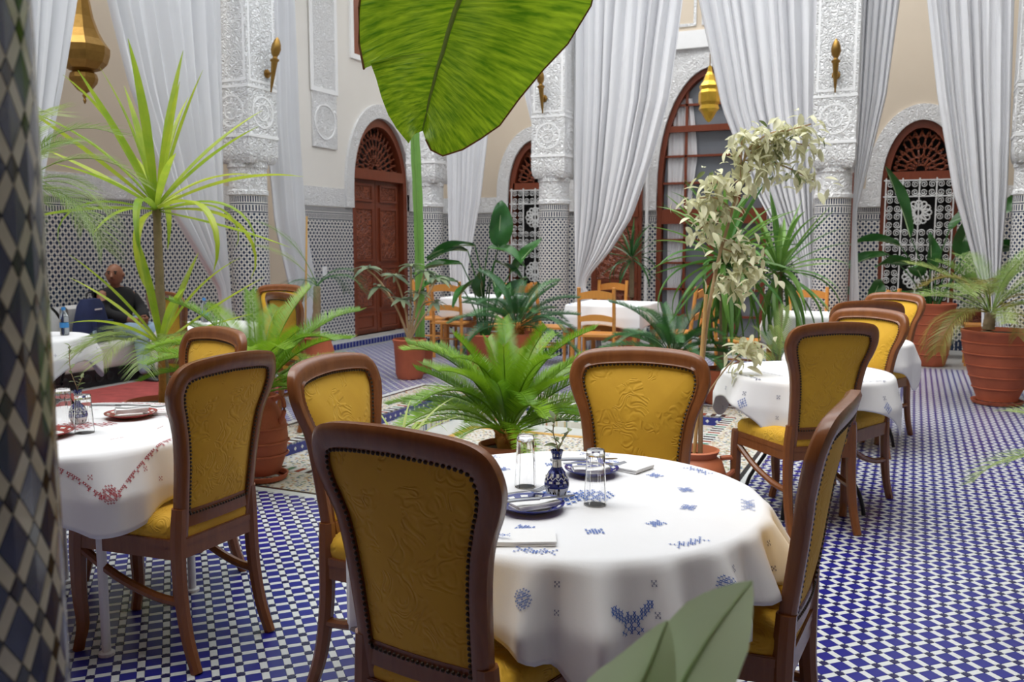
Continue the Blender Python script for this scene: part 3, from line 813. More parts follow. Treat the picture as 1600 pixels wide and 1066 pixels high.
# ================================================================ velvet dining chair
OUT = [(.178, .44), (.180, .52), (.184, .62), (.190, .72), (.200, .80), (.214, .855), (.234, .90), (.248, .945), (.250, .975), (.244, 1.008), (.229, 1.036), (.20, 1.056), (.15, 1.067), (.08, 1.073), (0, 1.076)]
def back_y(x, z): return -.205 - max(z - .44, 0) * .135 - max(z - .85, 0) * .12 + .35 * x * x
def offset_in(pts, wd):
    res = []
    for k, p in enumerate(pts):
        a = Vector(pts[max(k - 1, 0)]); b = Vector(pts[min(k + 1, len(pts) - 1)])
        t_ = (b - a).normalized(); n_ = Vector((-t_.y, t_.x))
        if n_.x > .05 or n_.y > 0.2: n_ = -n_ if n_.x > 0 else n_
        res.append((p[0] + n_.x * wd, p[1] + n_.y * wd))
    return res
def make_chair(label):
    t_ = thing('dining_chair', label, 'chair', group='mustard velvet dining chairs')
    half = [tuple(p.xy) for p in smoothpath([(x, z, 0) for x, z in OUT], 3)]
    full = half + [(-x, z) for x, z in half[::-1][1:]]
    def inn(p, k):
        a = Vector(full[max(k - 1, 0)]); b = Vector(full[min(k + 1, len(full) - 1)]); d = (b - a).normalized()
        n_ = Vector((-d.y, d.x)); wd = .042 + .018 * min(1, max(0, (p[1] - .85) / .2))
        return (p[0] + n_.x * wd, p[1] + n_.y * wd)
    inner = [inn(p, k) for k, p in enumerate(full)]
    sec = [(0, -.010), (.0, .012), (.12, .021), (.45, .024), (.75, .017), (.88, .022), (1, .012), (1, -.012), (.8, -.018), (.2, -.018)]
    rows = []
    for a, dep in sec + sec[:1]:
        rows.append([(o_[0] + (i_[0] - o_[0]) * a, back_y(o_[0] + (i_[0] - o_[0]) * a, o_[1] + (i_[1] - o_[1]) * a) + dep, o_[1] + (i_[1] - o_[1]) * a) for o_, i_ in zip(full, inner)])
    m = MB().grid(rows)
    n = len(full)
    for e in (0, n - 1): m.f.append([r_ * n + e for r_ in range(len(sec))]); m.mi.append(0)
    m.build('back_frame', 'walnut', t_, 50)
    # lower rail and pads
    xr = .145
    zb = .535
    rr_ = []
    for x in [-xr + 2 * xr * k / 8 for k in range(9)]:
        rr_.append([(x, back_y(x, .5) + d, z) for z, d in ((.49, -.014), (.49, .016), (.515, .022), (.55, .014), (.55, -.014))])
    MB().grid(rr_, True).build('lower_rail', 'walnut', t_, 40)
    cut = [(max(-9, x), z) for x, z in inner if z > zb + .01]
    cut = [(cut[0][0], zb)] + cut + [(cut[-1][0], zb)]
    bot = [(cut[-1][0] + (cut[0][0] - cut[-1][0]) * k / 10, zb) for k in range(1, 10)]
    loop = cut + bot
    for nm, sg, dome in (('back_pad', 1, .026), ('rear_panel', -1, .012)):
        rows = []
        for rr in (1.02, .96, .88, .7, .45, .2, .0004):
            row = []
            for x, z in loop:
                xx = x * rr; zz = .80 + (z - .80) * rr
                row.append((xx, back_y(xx, zz) + sg * (.004 + dome * (1 - rr ** 3)), zz))
            rows.append(row)
        MB().grid(rows, True).build(nm, 'velvet', t_, True)
    # nails on both faces
    nl = MB(); per = []
    L = loop + [loop[0]]
    acc = 0; step = .0135
    for a, b in zip(L, L[1:]):
        a, b = Vector(a), Vector(b); d = (b - a).length; s_ = (step - acc) if acc else 0
        while s_ <= d:
            per.append(a + (b - a) * (s_ / d)); s_ += step
        acc = d - (s_ - step)
    for p in per:
        for sg in (1, -1):
            y = back_y(p.x, p.y) + sg * .0135
            r_ = .0056
            ring_ = [(p.x + r_ * math.cos(q * PI / 3), y, p.y + r_ * math.sin(q * PI / 3)) for q in range(6)]
            ring2 = [(p.x + r_ * .6 * math.cos(q * PI / 3), y + sg * .004, p.y + r_ * .6 * math.sin(q * PI / 3)) for q in range(6)]
            nl.add(ring_ + ring2 + [(p.x, y + sg * .0055, p.y)], [(q, (q + 1) % 6, 6 + (q + 1) % 6, 6 + q) for q in range(6)] + [(6 + q, 6 + (q + 1) % 6, 12) for q in range(6)])
    tag(nl.build('nail_trim', 'nail', t_, True), kind='stuff')
    # seat
    def seat_out(k): return [(-.235 * k, .235 * k), (.235 * k, .235 * k), (.185 * k, -.215 * k), (-.185 * k, -.215 * k)]
    def rounded(k, b=.06):
        q = seat_out(k); res = []
        for i_ in range(4):
            p = Vector(q[i_]); a = (Vector(q[i_ - 1]) - p).normalized(); c = (Vector(q[(i_ + 1) % 4]) - p).normalized()
            for s_ in range(7):
                u = s_ / 6; res.append(tuple((p + a * b) * (1 - u) ** 2 + p * 2 * u * (1 - u) + (p + c * b) * u * u))
            e = Vector(q[(i_ + 1) % 4])
            for s_ in (.3, .5, .7): res.append(tuple((p + c * b) + ((e - c * b) - (p + c * b)) * s_))
        return res
    rows = [[(x, y, z) for x, y in rounded(k)] for k, z in ((1.0, .455), (1.015, .475), (1.01, .495), (.96, .513), (.8, .527), (.5, .536), (.2, .538), (.0004, .538))]
    MB().grid(rows, True).build('seat_cushion', 'velvet', t_, True)
    q = seat_out(1.0)
    for i_ in range(4):
        a, b = Vector(q[i_]), Vector(q[(i_ + 1) % 4]); mid = (a + b) / 2; c = mid * .955; dd = b - a
        rail = MB(); ang = math.atan2(dd.y, dd.x)
        rail.obox(c, ang, dd.length / 2 - .012, .014, .385, .455); rail.obox(mid * .985, ang, dd.length / 2 - .008, .010, .43, .452)
        rail.build('seat_rail', 'walnut', t_)
    for sx in (-1, 1):
        MB().tube(smoothpath([(sx * .222, .215, .455), (sx * .226, .222, .38), (sx * .226, .226, .22), (sx * .222, .222, .1), (sx * .228, .236, .03), (sx * .23, .242, 0)], 4), [.031 - .012 * min(1, k / 15) for k in range(21)], 8, True, True, (1, 0, 0)).build('leg', 'walnut', t_, 40)
        MB().tube(smoothpath([(sx * .168, -.208, .56), (sx * .175, -.205, .44), (sx * .178, -.21, .28), (sx * .180, -.235, .12), (sx * .183, -.275, 0)], 4), [.024, .024, .025, .025] + [.025 - .0005 * k for k in range(13)], 8, True, True, (1, 0, 0)).build('leg', 'walnut', t_, 40)
        MB().tube(smoothpath([(sx * .222, .20, .375), (sx * .205, .06, .295), (sx * .190, -.10, .245), (sx * .180, -.215, .235)], 4), .015, 8, True, True).build('stretcher', 'walnut', t_, 40)
    return t_
CHAIRS = []
def chair(bx, by, fx, fy, label):
    """bx,by: middle of the back at shoulder height; fx,fy: facing direction"""
    l = math.hypot(fx, fy); fx, fy = fx / l, fy / l
    loc = (bx + .29 * fx, by + .29 * fy, .003); rz = math.atan2(fy, fx) - PI / 2
    if not CHAIRS:
        c = make_chair(label); c.location = loc; c.rotation_euler = (0, 0, rz)
    else: c = dup(CHAIRS[0], loc, rz, label)
    CHAIRS.append(c); return c
chair(-.96, 1.55, .14, .99, 'mustard velvet chair between the close tiled column and the blue vase table')
chair(-2.13, 2.36, -1, .02, 'mustard chair at the red-embroidered table with its back towards the blue vase table')
chair(-1.76, 2.44, 1, .03, 'mustard chair facing the blue-embroidered front table beside the tall amphora')
chair(-2.83, 3.06, -.28, -.96, 'mustard chair on the yucca side of the red-embroidered table')
chair(-.88, 3.07, .16, -.99, 'mustard chair on the basin side of the table with the blue vase')
chair(-.15, 2.31, -1, .06, 'mustard chair on the open-floor side of the table with the blue vase')
chair(-.33, 4.50, -.62, .78, 'first mustard chair of the row, between front table and blue-diamond table')
chair(-.22, 5.50, -.5, -.86, 'second mustard chair of the row, on the far side of the blue-diamond table')
chair(-.26, 6.30, -.45, .9, 'third mustard chair of the row leading to the terracotta urns')
chair(-.12, 7.40, -.5, -.86, 'last mustard chair of the row, closest to the terracotta urns')
chair(-5.27, 6.55, .1, -.99, 'mustard chair standing closest to the slender young palm and narrow curtain')
chair(-4.42, 5.5, .36, .93, 'mustard chair between the amphora cycad and the slender young palm')
chair(-5.37, 5.25, .2, .98, 'mustard chair half hidden behind the tall yucca trunk')

# ================================================================ pine ladder-back chairs
def make_ladder(label):
    t_ = thing('ladder_chair', label, 'chair', group='pine ladder-back chairs')
    by = lambda z: -.19 - max(0, z - .45) * .12
    for sx in (-1, 1):
        MB().tube([(sx * .19, -.19, 0), (sx * .19, -.19, .45), (sx * .19, by(.7), .7), (sx * .19, by(.97), .97)], .019, 8, True, True, (1, 0, 0)).build('back_post', 'pine', t_)
        MB().tube([(sx * .20, .19, 0), (sx * .20, .19, .44)], .019, 8, True, True, (1, 0, 0)).build('leg', 'pine', t_)
        MB().tube([(sx * .195, -.18, .22), (sx * .2, .18, .22)], .012, 6, True, True).build('stretcher', 'pine', t_)
    for z, h in ((.62, .05), (.87, .065)):
        rows = []
        for k in range(9):
            x = -.18 + .36 * k / 8; bow = .03 * (1 - (x / .18) ** 2)
            rows.append([(x, by(z) - .02 + d - .015 * (1 - (x / .18) ** 2), zz) for d, zz in ((-.008, z - h * .5 + bow * .5), (.008, z - h * .5 + bow * .5), (.008, z + h * .6 + bow), (-.008, z + h * .6 + bow))])
        MB().grid(rows, True).build('back_slat', 'pine', t_, 30)
    MB().box(-.22, .22, -.21, .22, .43, .455).build('seat', 'pine', t_)
    MB().box(-.19, .19, .18, .20, .36, .43).build('apron', 'pine', t_)
    MB().tube([(-.19, 0, .22), (.19, 0, .22)], .012, 6, True, True).build('stretcher', 'pine', t_)
    return t_
LAD = []
def ladder(x, y, face, label):
    rz = face - PI / 2
    if not LAD:
        c = make_ladder(label); c.location = (x, y, .003); c.rotation_euler = (0, 0, rz)
    else: c = dup(LAD[0], (x, y, .003), rz, label)
    LAD.append(c)
ladder(-5.35, 10.05, R(95), 'pine ladder-back chair with its back to the court behind the grey-leaved plant')
ladder(-5.85, 10.5, R(0), 'pine ladder-back chair at the corner column end of the white table')
ladder(-4.55, 9.95, R(150), 'pine ladder-back chair just behind the middle cycad')
ladder(-3.95, 9.95, R(10), 'pine ladder-back chair edge-on between tiled column and white table')
ladder(-3.15, 9.35, R(100), 'pine ladder-back chair pushed up to the white table with its back to the court')
ladder(-3.55, 10.75, R(-95), 'pine ladder-back chair behind the white table under the tied curtain')
ladder(-2.40, 9.95, R(175), 'pine ladder-back chair behind the right-hand cycad')
ladder(-1.02, 10.0, R(-85), 'pine ladder-back chair against the tiled column by the far white table')
ladder(-.42, 10.1, R(165), 'pine ladder-back chair right of the tiled column behind velvet chairs')
ladder(-1.62, 9.3, R(0), 'pine ladder-back chair behind the pale variegated sprig')

# ================================================================ tables and cloths
MOT = {'x': ['1.1', '.1.', '1.1'],
       'block': ['1.11.1', '111111', '.1111.', '111111', '1.11.1'],
       'flower': ['..1.1.1..', '.1.111.1.', '1.11.11.1', '.111.111.', '11.111.11', '.111.111.', '1.11.11.1', '.1.111.1.', '..1.1.1..'],
       'spray': ['1...1....1...1', '.1.1.1..1.1.1.', '..111.11.111..', '.1.1.1111.1.1.', '1...1.11.1...1'],
       'chev': ['11.........11', '111.......111', '.111.....111.', '..11.1.1.11..', '...1111111...', '....11111....', '....1.1.1....', '...1.111.1...', '....1.1.1....'],
       'diamond': ['...1...', '..1.1..', '.1.1.1.', '1.111.1', '.1.1.1.', '..1.1..', '...1...'],
       'dash': ['111.11.111'], 'stem': ['11.11' * 7, '..1..' * 7], 'longstem': ['1.1111.11111' * 9, '.1...1..1.1.' * 9]}
def cloth_table(label_t, label_c, cx, cy, rad, half, rot, motifs, thread, leg, z=.75, seed=1, tgroup=None, folds=11, squaretop=False, amp=.035, pw=8):
    rr = random.Random(seed); p1, p2 = rr.uniform(0, 6), rr.uniform(0, 6)
    tb = thing('round_table' if not squaretop else 'square_table', label_t, 'table', (cx, cy, 0), rot)
    top = MB()
    if squaretop: top.box(-rad, rad, -rad, rad, z - .03, z)
    else: top.lathe([(rad, z - .03), (rad, z)], 48)
    top.build('table_top', 'pine' if leg == 'pine' else 'white_paint', tb)
    if leg == 'white':
        MB().lathe([(.03, .12), (.03, z - .03)], 16).build('pedestal', 'white_metal', tb)
        for k in range(4):
            a = k * PI / 2 + PI / 4
            MB().tube(smoothpath([(0, 0, .42), (.2 * math.cos(a), .2 * math.sin(a), .30), (.36 * math.cos(a), .36 * math.sin(a), .14), (.38 * math.cos(a), .38 * math.sin(a), .015)], 4), .015, 8).build('leg', 'white_metal', tb, True)
            MB().lathe([(.026, .003), (.026, .012), (.016, .018)], 12, .38 * math.cos(a), .38 * math.sin(a)).build('foot_cap', 'white_metal', tb)
    elif leg == 'straight':
        for k in range(4):
            a = k * PI / 2 + PI / 4
            q = rad * .80
            MB().tube([(q * math.cos(a), q * math.sin(a), z - .03), (q * math.cos(a), q * math.sin(a), .003)], [.018, .016], 10).build('leg', 'white_metal', tb, True)
            MB().lathe([(.028, .003), (.028, .014), (.018, .018)], 12, q * math.cos(a), q * math.sin(a)).build('foot_cap', 'white_metal', tb)
    elif leg == 'iron':
        for k in range(4):
            a = k * PI / 2 + PI / 4; q = rad * .75
            MB().tube(smoothpath([(q * math.cos(a), q * math.sin(a), z - .03), (.22 * math.cos(a), .22 * math.sin(a), .45), (.20 * math.cos(a), .20 * math.sin(a), .30), (.30 * math.cos(a), .30 * math.sin(a), .12), (.33 * math.cos(a), .33 * math.sin(a), .003)], 4), .011, 8).build('leg', 'black_iron', tb, True)
        MB().tube([(.2 * math.cos(k * PI / 8), .2 * math.sin(k * PI / 8), .32) for k in range(17)], .008, 6).build('brace_ring', 'black_iron', tb, True)
    else:
        for sx in (-1, 1):
            for sy in (-1, 1): MB().tube([(sx * rad * .88, sy * rad * .88, z - .03), (sx * rad * .88, sy * rad * .88, .003)], .025, 8, True, True, (1, 0, 0)).build('leg', 'pine', tb)
    zt = z + .004
    def P(u, v, lift=0):
        """flat cloth coordinate -> draped position"""
        if squaretop:
            mx_ = max(abs(u), abs(v)); r = mx_; edge = rad
            th = math.atan2(v, u)
            k = 1 / max(abs(math.cos(th)), abs(math.sin(th))); edge = rad * k; r = math.hypot(u, v)
        else:
            r = math.hypot(u, v); edge = rad; th = math.atan2(v, u)
        c, s_ = math.cos(th), math.sin(th)
        if r <= edge: return Vector((u, v, zt + lift + .0006 * math.sin(9 * u + p1) * math.sin(8 * v + p2)))
        s = r - edge; bend = .03
        if s < bend: 
            a = s / bend * PI / 2; out = bend * 2 / PI * math.sin(a); dn = bend * 2 / PI * (1 - math.cos(a))
        else: out = bend * 2 / PI; dn = bend * 2 / PI + (s - bend)
        w1 = math.cos(folds * th + p1 + 1.1 * math.sin(2 * th + p2) + .7 * math.sin(3 * th)); w2 = math.cos((folds * .4 // 1 + 2) * th + p2) * .6 + .4 * math.cos((folds * 2 + 3) * th + 2 * math.sin(3 * th))
        f = (1 - 2 * (.5 - .5 * w1) ** .65) * .65 + .35 * w2
        g = min(1, max(0, s - .008) / .15)
        out += amp * g * (1 + f) + .012 * g
        dn *= (1 - .05 * g * abs(f))
        n = lift
        return Vector(((edge + out + n) * c, (edge + out + n) * s_, zt - dn + (lift if s < bend else 0)))
    rows = []; NA = 240
    rs_ = [.02, .3, .6, .9, .97]
    for q in rs_:
        row = []
        for j in range(NA):
            th = 2 * PI * j / NA; e = rad * (1 / max(abs(math.cos(th)), abs(math.sin(th))) if squaretop else 1)
            row.append(P(e * q * math.cos(th), e * q * math.sin(th)))
        rows.append(row)
    for q in [k / 18 for k in range(19)]:
        row = []
        for j in range(NA):
            th = 2 * PI * j / NA; e = rad * (1 / max(abs(math.cos(th)), abs(math.sin(th))) if squaretop else 1)
            k8 = 1 / (abs(math.cos(th)) ** pw + abs(math.sin(th)) ** pw) ** (1 / pw)
            rc = max(half * k8, e + .03)
            r = e + (rc - e) * q ** 1.15
            row.append(P(r * math.cos(th), r * math.sin(th)))
        rows.append(row)
    m = MB().grid(rows, True); m.f.append(list(range(NA))); m.mi.append(0)
    c = m.build('tablecloth', 'cloth', None, 80, (cx, cy, 0), rot)
    tag(c, label_c, 'tablecloth')
    sm = c.modifiers.new('thickness', 'SOLIDIFY'); sm.thickness = .002; sm.offset = -1
    for nm, u, v, ang, sz, th_ in motifs:
        em = MB(); bmp_ = MOT[nm]; px = sz / len(bmp_[0]); ca, sa = math.cos(ang), math.sin(ang)
        for r_, line in enumerate(bmp_):
            for q, ch in enumerate(line):
                if ch != '1': continue
                a0 = (q - len(line) / 2) * px; b0 = (len(bmp_) / 2 - r_ - 1) * px
                t1 = px * .30
                for ps in ([(a0, b0), (a0 + t1, b0), (a0 + px, b0 + px), (a0 + px - t1, b0 + px)], [(a0 + px - t1, b0), (a0 + px, b0), (a0 + t1, b0 + px), (a0, b0 + px)]):
                    em.add([P(u + ca * a - sa * b, v + sa * a + ca * b, .0022) for a, b in ps], [(0, 1, 2, 3)])
        em.build('embroidery', th_, c, fixn=False)
    return tb, c
TH = R(24.25)
mots = [('flower', -.02, -.06, .7, .15, 'thread_blue'), ('flower', .06, .02, .1, .11, 'thread_blue')]
for k in range(12):
    a = k * PI / 6 + .2; mots.append(('block', .33 * math.cos(a), .33 * math.sin(a), a + PI / 2, .045, 'thread_blue'))
for k in range(8):
    a = k * PI / 4 + .38; mots.append(('spray', .478 * math.cos(a), .478 * math.sin(a), a + PI / 2, .10, 'thread_blue'))
for k in range(4):
    a = k * PI / 2 - PI / 4
    mots.append(('chev', .645 * math.cos(a), .645 * math.sin(a), a + PI / 2, .11, 'thread_blue'))
    for q in (-1, 1): mots.append(('flower', .60 * math.cos(a + q * .42), .60 * math.sin(a + q * .42), a, .04, 'thread_blue'))
for k in range(16):
    a = k * PI / 8 + .1
    for r_ in (.575, .64): mots.append(('x', r_ * math.cos(a), r_ * math.sin(a), a + PI / 2, .014, 'thread_navy'))
cloth_table('round table under the white cloth with blue cross-stitch', 'white tablecloth with bright blue cross-stitch draped over the front round table', -.845, 2.275, .515, .68, -.19, mots, 'thread_blue', 'straight', seed=3, folds=23, amp=.05, pw=12)
mots = [('flower', 0, 0, .3, .15, 'thread_red'), ('diamond', .10, .05, .3, .09, 'thread_red')]
for k in range(10):
    a = k * PI / 5 + .1; mots.append(('dash', .34 * math.cos(a), .34 * math.sin(a), a + PI / 2, .05, 'thread_red'))
for k in range(4):
    a = k * PI / 2
    mots.append(('longstem', .49 * math.cos(a), .49 * math.sin(a), a + PI / 2, .92, 'thread_red'))
    mots.append(('flower', .66 * math.cos(a + PI / 4), .66 * math.sin(a + PI / 4), a, .06, 'thread_red'))
for k in range(20):
    a = k * PI / 10 + .07
    mots.append(('x', .60 * math.cos(a), .60 * math.sin(a), a + PI / 2, .016, 'thread_red')); mots.append(('x', .65 * math.cos(a + .1), .65 * math.sin(a + .1), a + PI / 2, .016, 'thread_red'))
cloth_table('round white-legged table under the red-embroidered cloth', 'white tablecloth with dark red cross-stitch draped over the round table', -2.90, 2.36, .52, .68, .26, mots, 'thread_red', 'straight', seed=5, folds=13, amp=.04, pw=4)
mots = [('diamond', .0, -.08, .3, .13, 'thread_blue')]
for k in range(4):
    a = k * PI / 2 + .2
    mots += [('stem', .42 * math.cos(a), .42 * math.sin(a), a + PI / 2, .30, 'thread_navy'), ('diamond', .57 * math.cos(a + .2), .57 * math.sin(a + .2), a + PI / 2, .06, 'thread_blue'), ('stem', .25 * math.cos(a), .25 * math.sin(a), a + PI / 2, .22, 'thread_navy')]
for k in range(16):
    a = k * PI / 8
    for r_ in (.52, .63): mots.append(('x', r_ * math.cos(a), r_ * math.sin(a), a, .02, 'thread_navy'))
cloth_table('small round iron-legged table under the blue diamond cloth', 'white tablecloth with small blue diamonds over the iron-legged round table', -.51, 5.05, .43, .57, .6, mots, 'thread_blue', 'iron', seed=8, folds=7, amp=.03)
cloth_table('small round table between the far pair of velvet chairs', 'white tablecloth on the round table between the far pair of chairs', -.40, 6.85, .40, .58, .6, mots[:6], 'thread_blue', 'iron', seed=9, folds=7, amp=.03)
x_only = [('x', .52 * math.cos(k * PI / 6), .52 * math.sin(k * PI / 6), k, .02, 'thread_navy') for k in range(12)]
cloth_table('small iron-legged table beside the cushioned bench', 'white tablecloth with few dark crosses on the table by the bench', -6.25, 4.75, .40, .60, .2, x_only, 'thread_navy', 'iron', z=.72, seed=11, folds=6)
cloth_table('round table between the tall yucca and the bench alcove', 'plain white tablecloth seen between yucca trunk and left cycad', -5.75, 6.15, .42, .64, .3, [], 'thread_navy', 'iron', z=.72, seed=12, folds=7)
cloth_table('square pine table under white cloth left of the tied curtain', 'white tablecloth on the square table below the tied curtain', -3.2, 10.0, .42, .66, 0, [('dash', -.3, -.42, 0, .2, 'thread_blue')], 'thread_blue', 'pine', seed=13, folds=6, squaretop=True, amp=.02)
cloth_table('square pine table near the corner column', 'white tablecloth behind the middle cycad near the corner column', -5.1, 10.55, .45, .68, .0, [], 'thread_blue', 'pine', seed=14, folds=6, squaretop=True, amp=.02)
cloth_table('square pine table in front of the right tiled column', 'white tablecloth in front of the right tiled column', -.95, 9.35, .40, .64, .1, [], 'thread_blue', 'pine', z=.74, seed=15, folds=6, squaretop=True, amp=.02)
# ================================================================ brass torches and lanterns
def torch(loc, rz, label):
    t_ = thing('wall_torch', label, 'wall light', loc, rz, 'brass wall torches on the columns')
    g = thing_part = None
    lean = lambda z: -.05 - .10 * (z / .54)
    def lat(prof, nm, seg=12):
        rows = [[(r * math.cos(2 * PI * j / seg), lean(z) + r * math.sin(2 * PI * j / seg), z) for j in range(seg)] for r, z in prof]
        MB().grid(rows, True).build(nm, 'brass', t_, 50)
    lat([(.003, 0), (.010, .01), (.008, .03), (.014, .06), (.030, .26), (.034, .30)], 'cone')
    lat([(.034, .30), (.046, .31), (.046, .325), (.028, .335), (.022, .35)], 'collar')
    lat([(.022, .35), (.042, .38), (.052, .42), (.046, .47), (.028, .515), (.004, .545)], 'flame_finial', 8)
    b = MB().lathe([(.045, 0), (.045, .012), (.02, .02)], 16).build('wall_rose', 'brass', t_, True, (0, -.002, .19)); b.rotation_euler = (PI / 2, 0, 0)
    MB().tube([(0, 0, .19), (0, lean(.19), .19)], .012, 8).build('bracket', 'brass', t_, True)
    return t_
torch((-6.42 + .227, 7.57, 3.0), PI / 2, 'brass torch on the column left of the carved door')
torch((-4.32, 10.8 - .227, 3.06), 0, 'brass torch on the column left of the large arched window')
torch((-.86, 10.65 - .227, 3.06), 0, 'brass torch on the column right of the large arched window')
ln = thing('hanging_lantern', 'large tarnished brass octagonal lantern hanging in the bench alcove', 'lantern', (-7.1, 6.09, 0))
for nm, pr in (('finial', [(.006, 2.74), (.016, 2.77), (.008, 2.79), (.02, 2.81), (.012, 2.83)]), ('lower_bulb', [(.012, 2.83), (.06, 2.86), (.115, 2.93), (.125, 2.97), (.115, 3.01), (.09, 3.03)]), ('bowl', [(.09, 3.03), (.15, 3.05), (.21, 3.11), (.236, 3.19), (.24, 3.25)]), ('dome', [(.24, 3.25), (.19, 3.32), (.15, 3.40), (.11, 3.52), (.08, 3.70), (.065, 3.95), (.02, 4.05)])):
    MB().lathe(pr, 8, rot=.2).build(nm, 'brass', ln)
MB().tube([(0, 0, 4.04), (0, 0, 4.8)], .008, 6).build('chain', 'brass', ln); MB().tube([(0, 0, 4.8), (-1.2, 0, 4.8)], .014, 8).build('wall_arm', 'brass', ln)
ln = thing('hanging_lantern', 'slim bright brass lantern hanging before the large arched window', 'lantern', (-2.58, 12.1, 0))
for nm, pr in (('lower_cone', [(.012, 3.05), (.05, 3.09), (.10, 3.18)]), ('body', [(.10, 3.18), (.135, 3.22), (.12, 3.27), (.14, 3.31), (.14, 3.43), (.12, 3.47), (.135, 3.52)]), ('cap', [(.135, 3.52), (.09, 3.58), (.06, 3.66), (.035, 3.70), (.02, 3.78)])):
    MB().lathe(pr, 8, rot=.1).build(nm, 'brass_bright', ln)
MB().tube([(0, 0, 3.78), (0, 0, 4.8)], .007, 6).build('chain', 'brass', ln); MB().tube([(0, 0, 4.8), (0, 1.3, 4.8)], .014, 8).build('wall_arm', 'brass', ln)

# ================================================================ bench, man, backpack, rug
bn = thing('cushioned_bench', 'long white cushioned bench with black carved base in the alcove', 'bench', (0, 0, 0))
MB().box(-8.28, -7.52, 3.2, 7.35, .003, .17).build('carved_base', 'black_iron', bn)
ros = MB().lathe([(.05, 0), (.05, .008), (.03, .014), (.012, .016)], 12).mesh('base_rosette', 'black_iron')
for k in range(30):
    o = link('base_rosette', ros, bn, (-7.52, 3.3 + k * .137, .09)); o.rotation_euler = (0, PI / 2, 0)
for k in range(3):
    y0 = 3.2 + k * 1.385
    rows = [[(x, y, z) for x, y in [(-8.26 + .02 - e, y0 + .02 - e), (-7.52 - .02 + e, y0 + .02 - e), (-7.52 - .02 + e, y0 + 1.365 + e - .02), (-8.26 + .02 - e, y0 + 1.365 + e - .02)]] for e, z in ((0, .17), (.018, .20), (.022, .25), (.016, .30), (.022, .35), (.016, .41), (-.02, .435))]
    m = MB().grid(rows, True); n = len(m.v); m.f.append(list(range(n - 4, n))); m.mi.append(0); m.build('seat_mattress', 'upholstery', bn, 50)
for k in range(5):
    y0 = 3.25 + k * .82
    rows = [[(-8.26 + (1 - t_) * .22 - .12 * t_ * 0 + e * .06, y0 + .40 + (y - .40) * (1 - .03 * t_), .435 + .34 * t_) for y in [j * .08 for j in range(11)]] for t_, e in ((0, 0), (.15, 1), (.5, 1.2), (.85, .9), (1, .2))]
    rows.append([(-8.28, p[1], p[2]) for p in rows[-1]]); rows.append([(-8.28, p[1], .435) for p in rows[0]])
    MB().grid(rows).build('back_cushion', 'grey_cushion', bn, True)
def skinmesh(name, pts, edges, mat, parent, levels=2):
    me = bpy.data.meshes.new(name); me.from_pydata([p[:3] for p in pts], edges, []); me.materials.append(MATS[mat])
    o = link(name, me, None)
    sk = o.modifiers.new('skin', 'SKIN'); sk.use_smooth_shade = True
    for v, p in zip(me.skin_vertices[0].data, pts):
        v.radius = p[3] if isinstance(p[3], tuple) else (p[3], p[3])
    me.skin_vertices[0].data[0].use_root = True
    sb = o.modifiers.new('sub', 'SUBSURF'); sb.levels = levels; sb.render_levels = levels
    dg = bpy.context.evaluated_depsgraph_get(); ev = o.evaluated_get(dg)
    nm = bpy.data.meshes.new_from_object(ev); o.modifiers.clear(); o.data = nm
    nm.polygons.foreach_set('use_smooth', [True] * len(nm.polygons))
    if len(nm.materials) == 0: nm.materials.append(MATS[mat])
    o.parent = parent; return o
mx0, my0 = -7.88, 7.08
man = thing('person', 'seated man in black jacket and light jeans looking aside on the bench', 'person', (mx0, my0, .435))
J = lambda x, y, z, r: (x, y, z, r)
P_ = [J(0, 0, .10, .13), J(-.05, 0, .28, .13), J(-.06, -.01, .45, .14), J(-.04, -.02, .53, .06), J(-.02, -.03, .585, .05), J(.0, -.05, .66, .083), J(.01, -.06, .72, .075),
      J(-.05, .19, .46, .06), J(.06, .24, .27, .05), J(.27, .08, .20, .038), J(.34, .02, .19, .03),
      J(-.05, -.20, .46, .06), J(.06, -.26, .27, .05), J(.27, -.12, .20, .038), J(.34, -.05, .19, .03),
      J(.05, .10, .08, .09), J(.46, .06, .09, .065), J(.50, .04, -.14, .05), J(.50, .02, -.37, .04),
      J(.05, -.10, .08, .09), J(.46, -.16, .09, .065), J(.52, -.20, -.14, .05), J(.56, -.22, -.37, .04)]
Ed = [(0, 1), (1, 2), (2, 3), (3, 4), (4, 5), (5, 6), (2, 7), (7, 8), (8, 9), (9, 10), (2, 11), (11, 12), (12, 13), (13, 14), (0, 15), (15, 16), (16, 17), (17, 18), (0, 19), (19, 20), (20, 21), (21, 22)]
body = skinmesh('body', P_, Ed, 'skin', man)
def shell(name, idx, grow, mat):
    mp = {k: i for i, k in enumerate(idx)}
    return skinmesh(name, [(*P_[k][:3], P_[k][3] + grow) for k in idx], [(mp[a], mp[b]) for a, b in Ed if a in mp and b in mp], mat, man)
shell('jacket', [0, 1, 2, 3, 7, 8, 9, 11, 12, 13], .022, 'jacket')
shell('jeans', [0, 15, 16, 17, 18, 19, 20, 21, 22], .022, 'denim')
hd = MB().ball((0, 0, 0), .095, 20, 14, 1.22).mesh('head', 'skin', True)
ho = link('head_shape', hd, man, (.005, -.055, .675)); ho.scale = (.88, 1.0, 1.0)
face = math.atan2(-.86, .50)     # looks towards the court and a little aside
fx = lambda f, s_, z: (.005 + f * math.cos(face) - s_ * math.sin(face), -.055 + f * math.sin(face) + s_ * math.cos(face), .675 + z)
MB().tube([fx(.086, 0, .02), fx(.108, 0, -.02), fx(.095, 0, -.03)], [.010, .017, .012], 8).build('nose', 'skin', man, True)
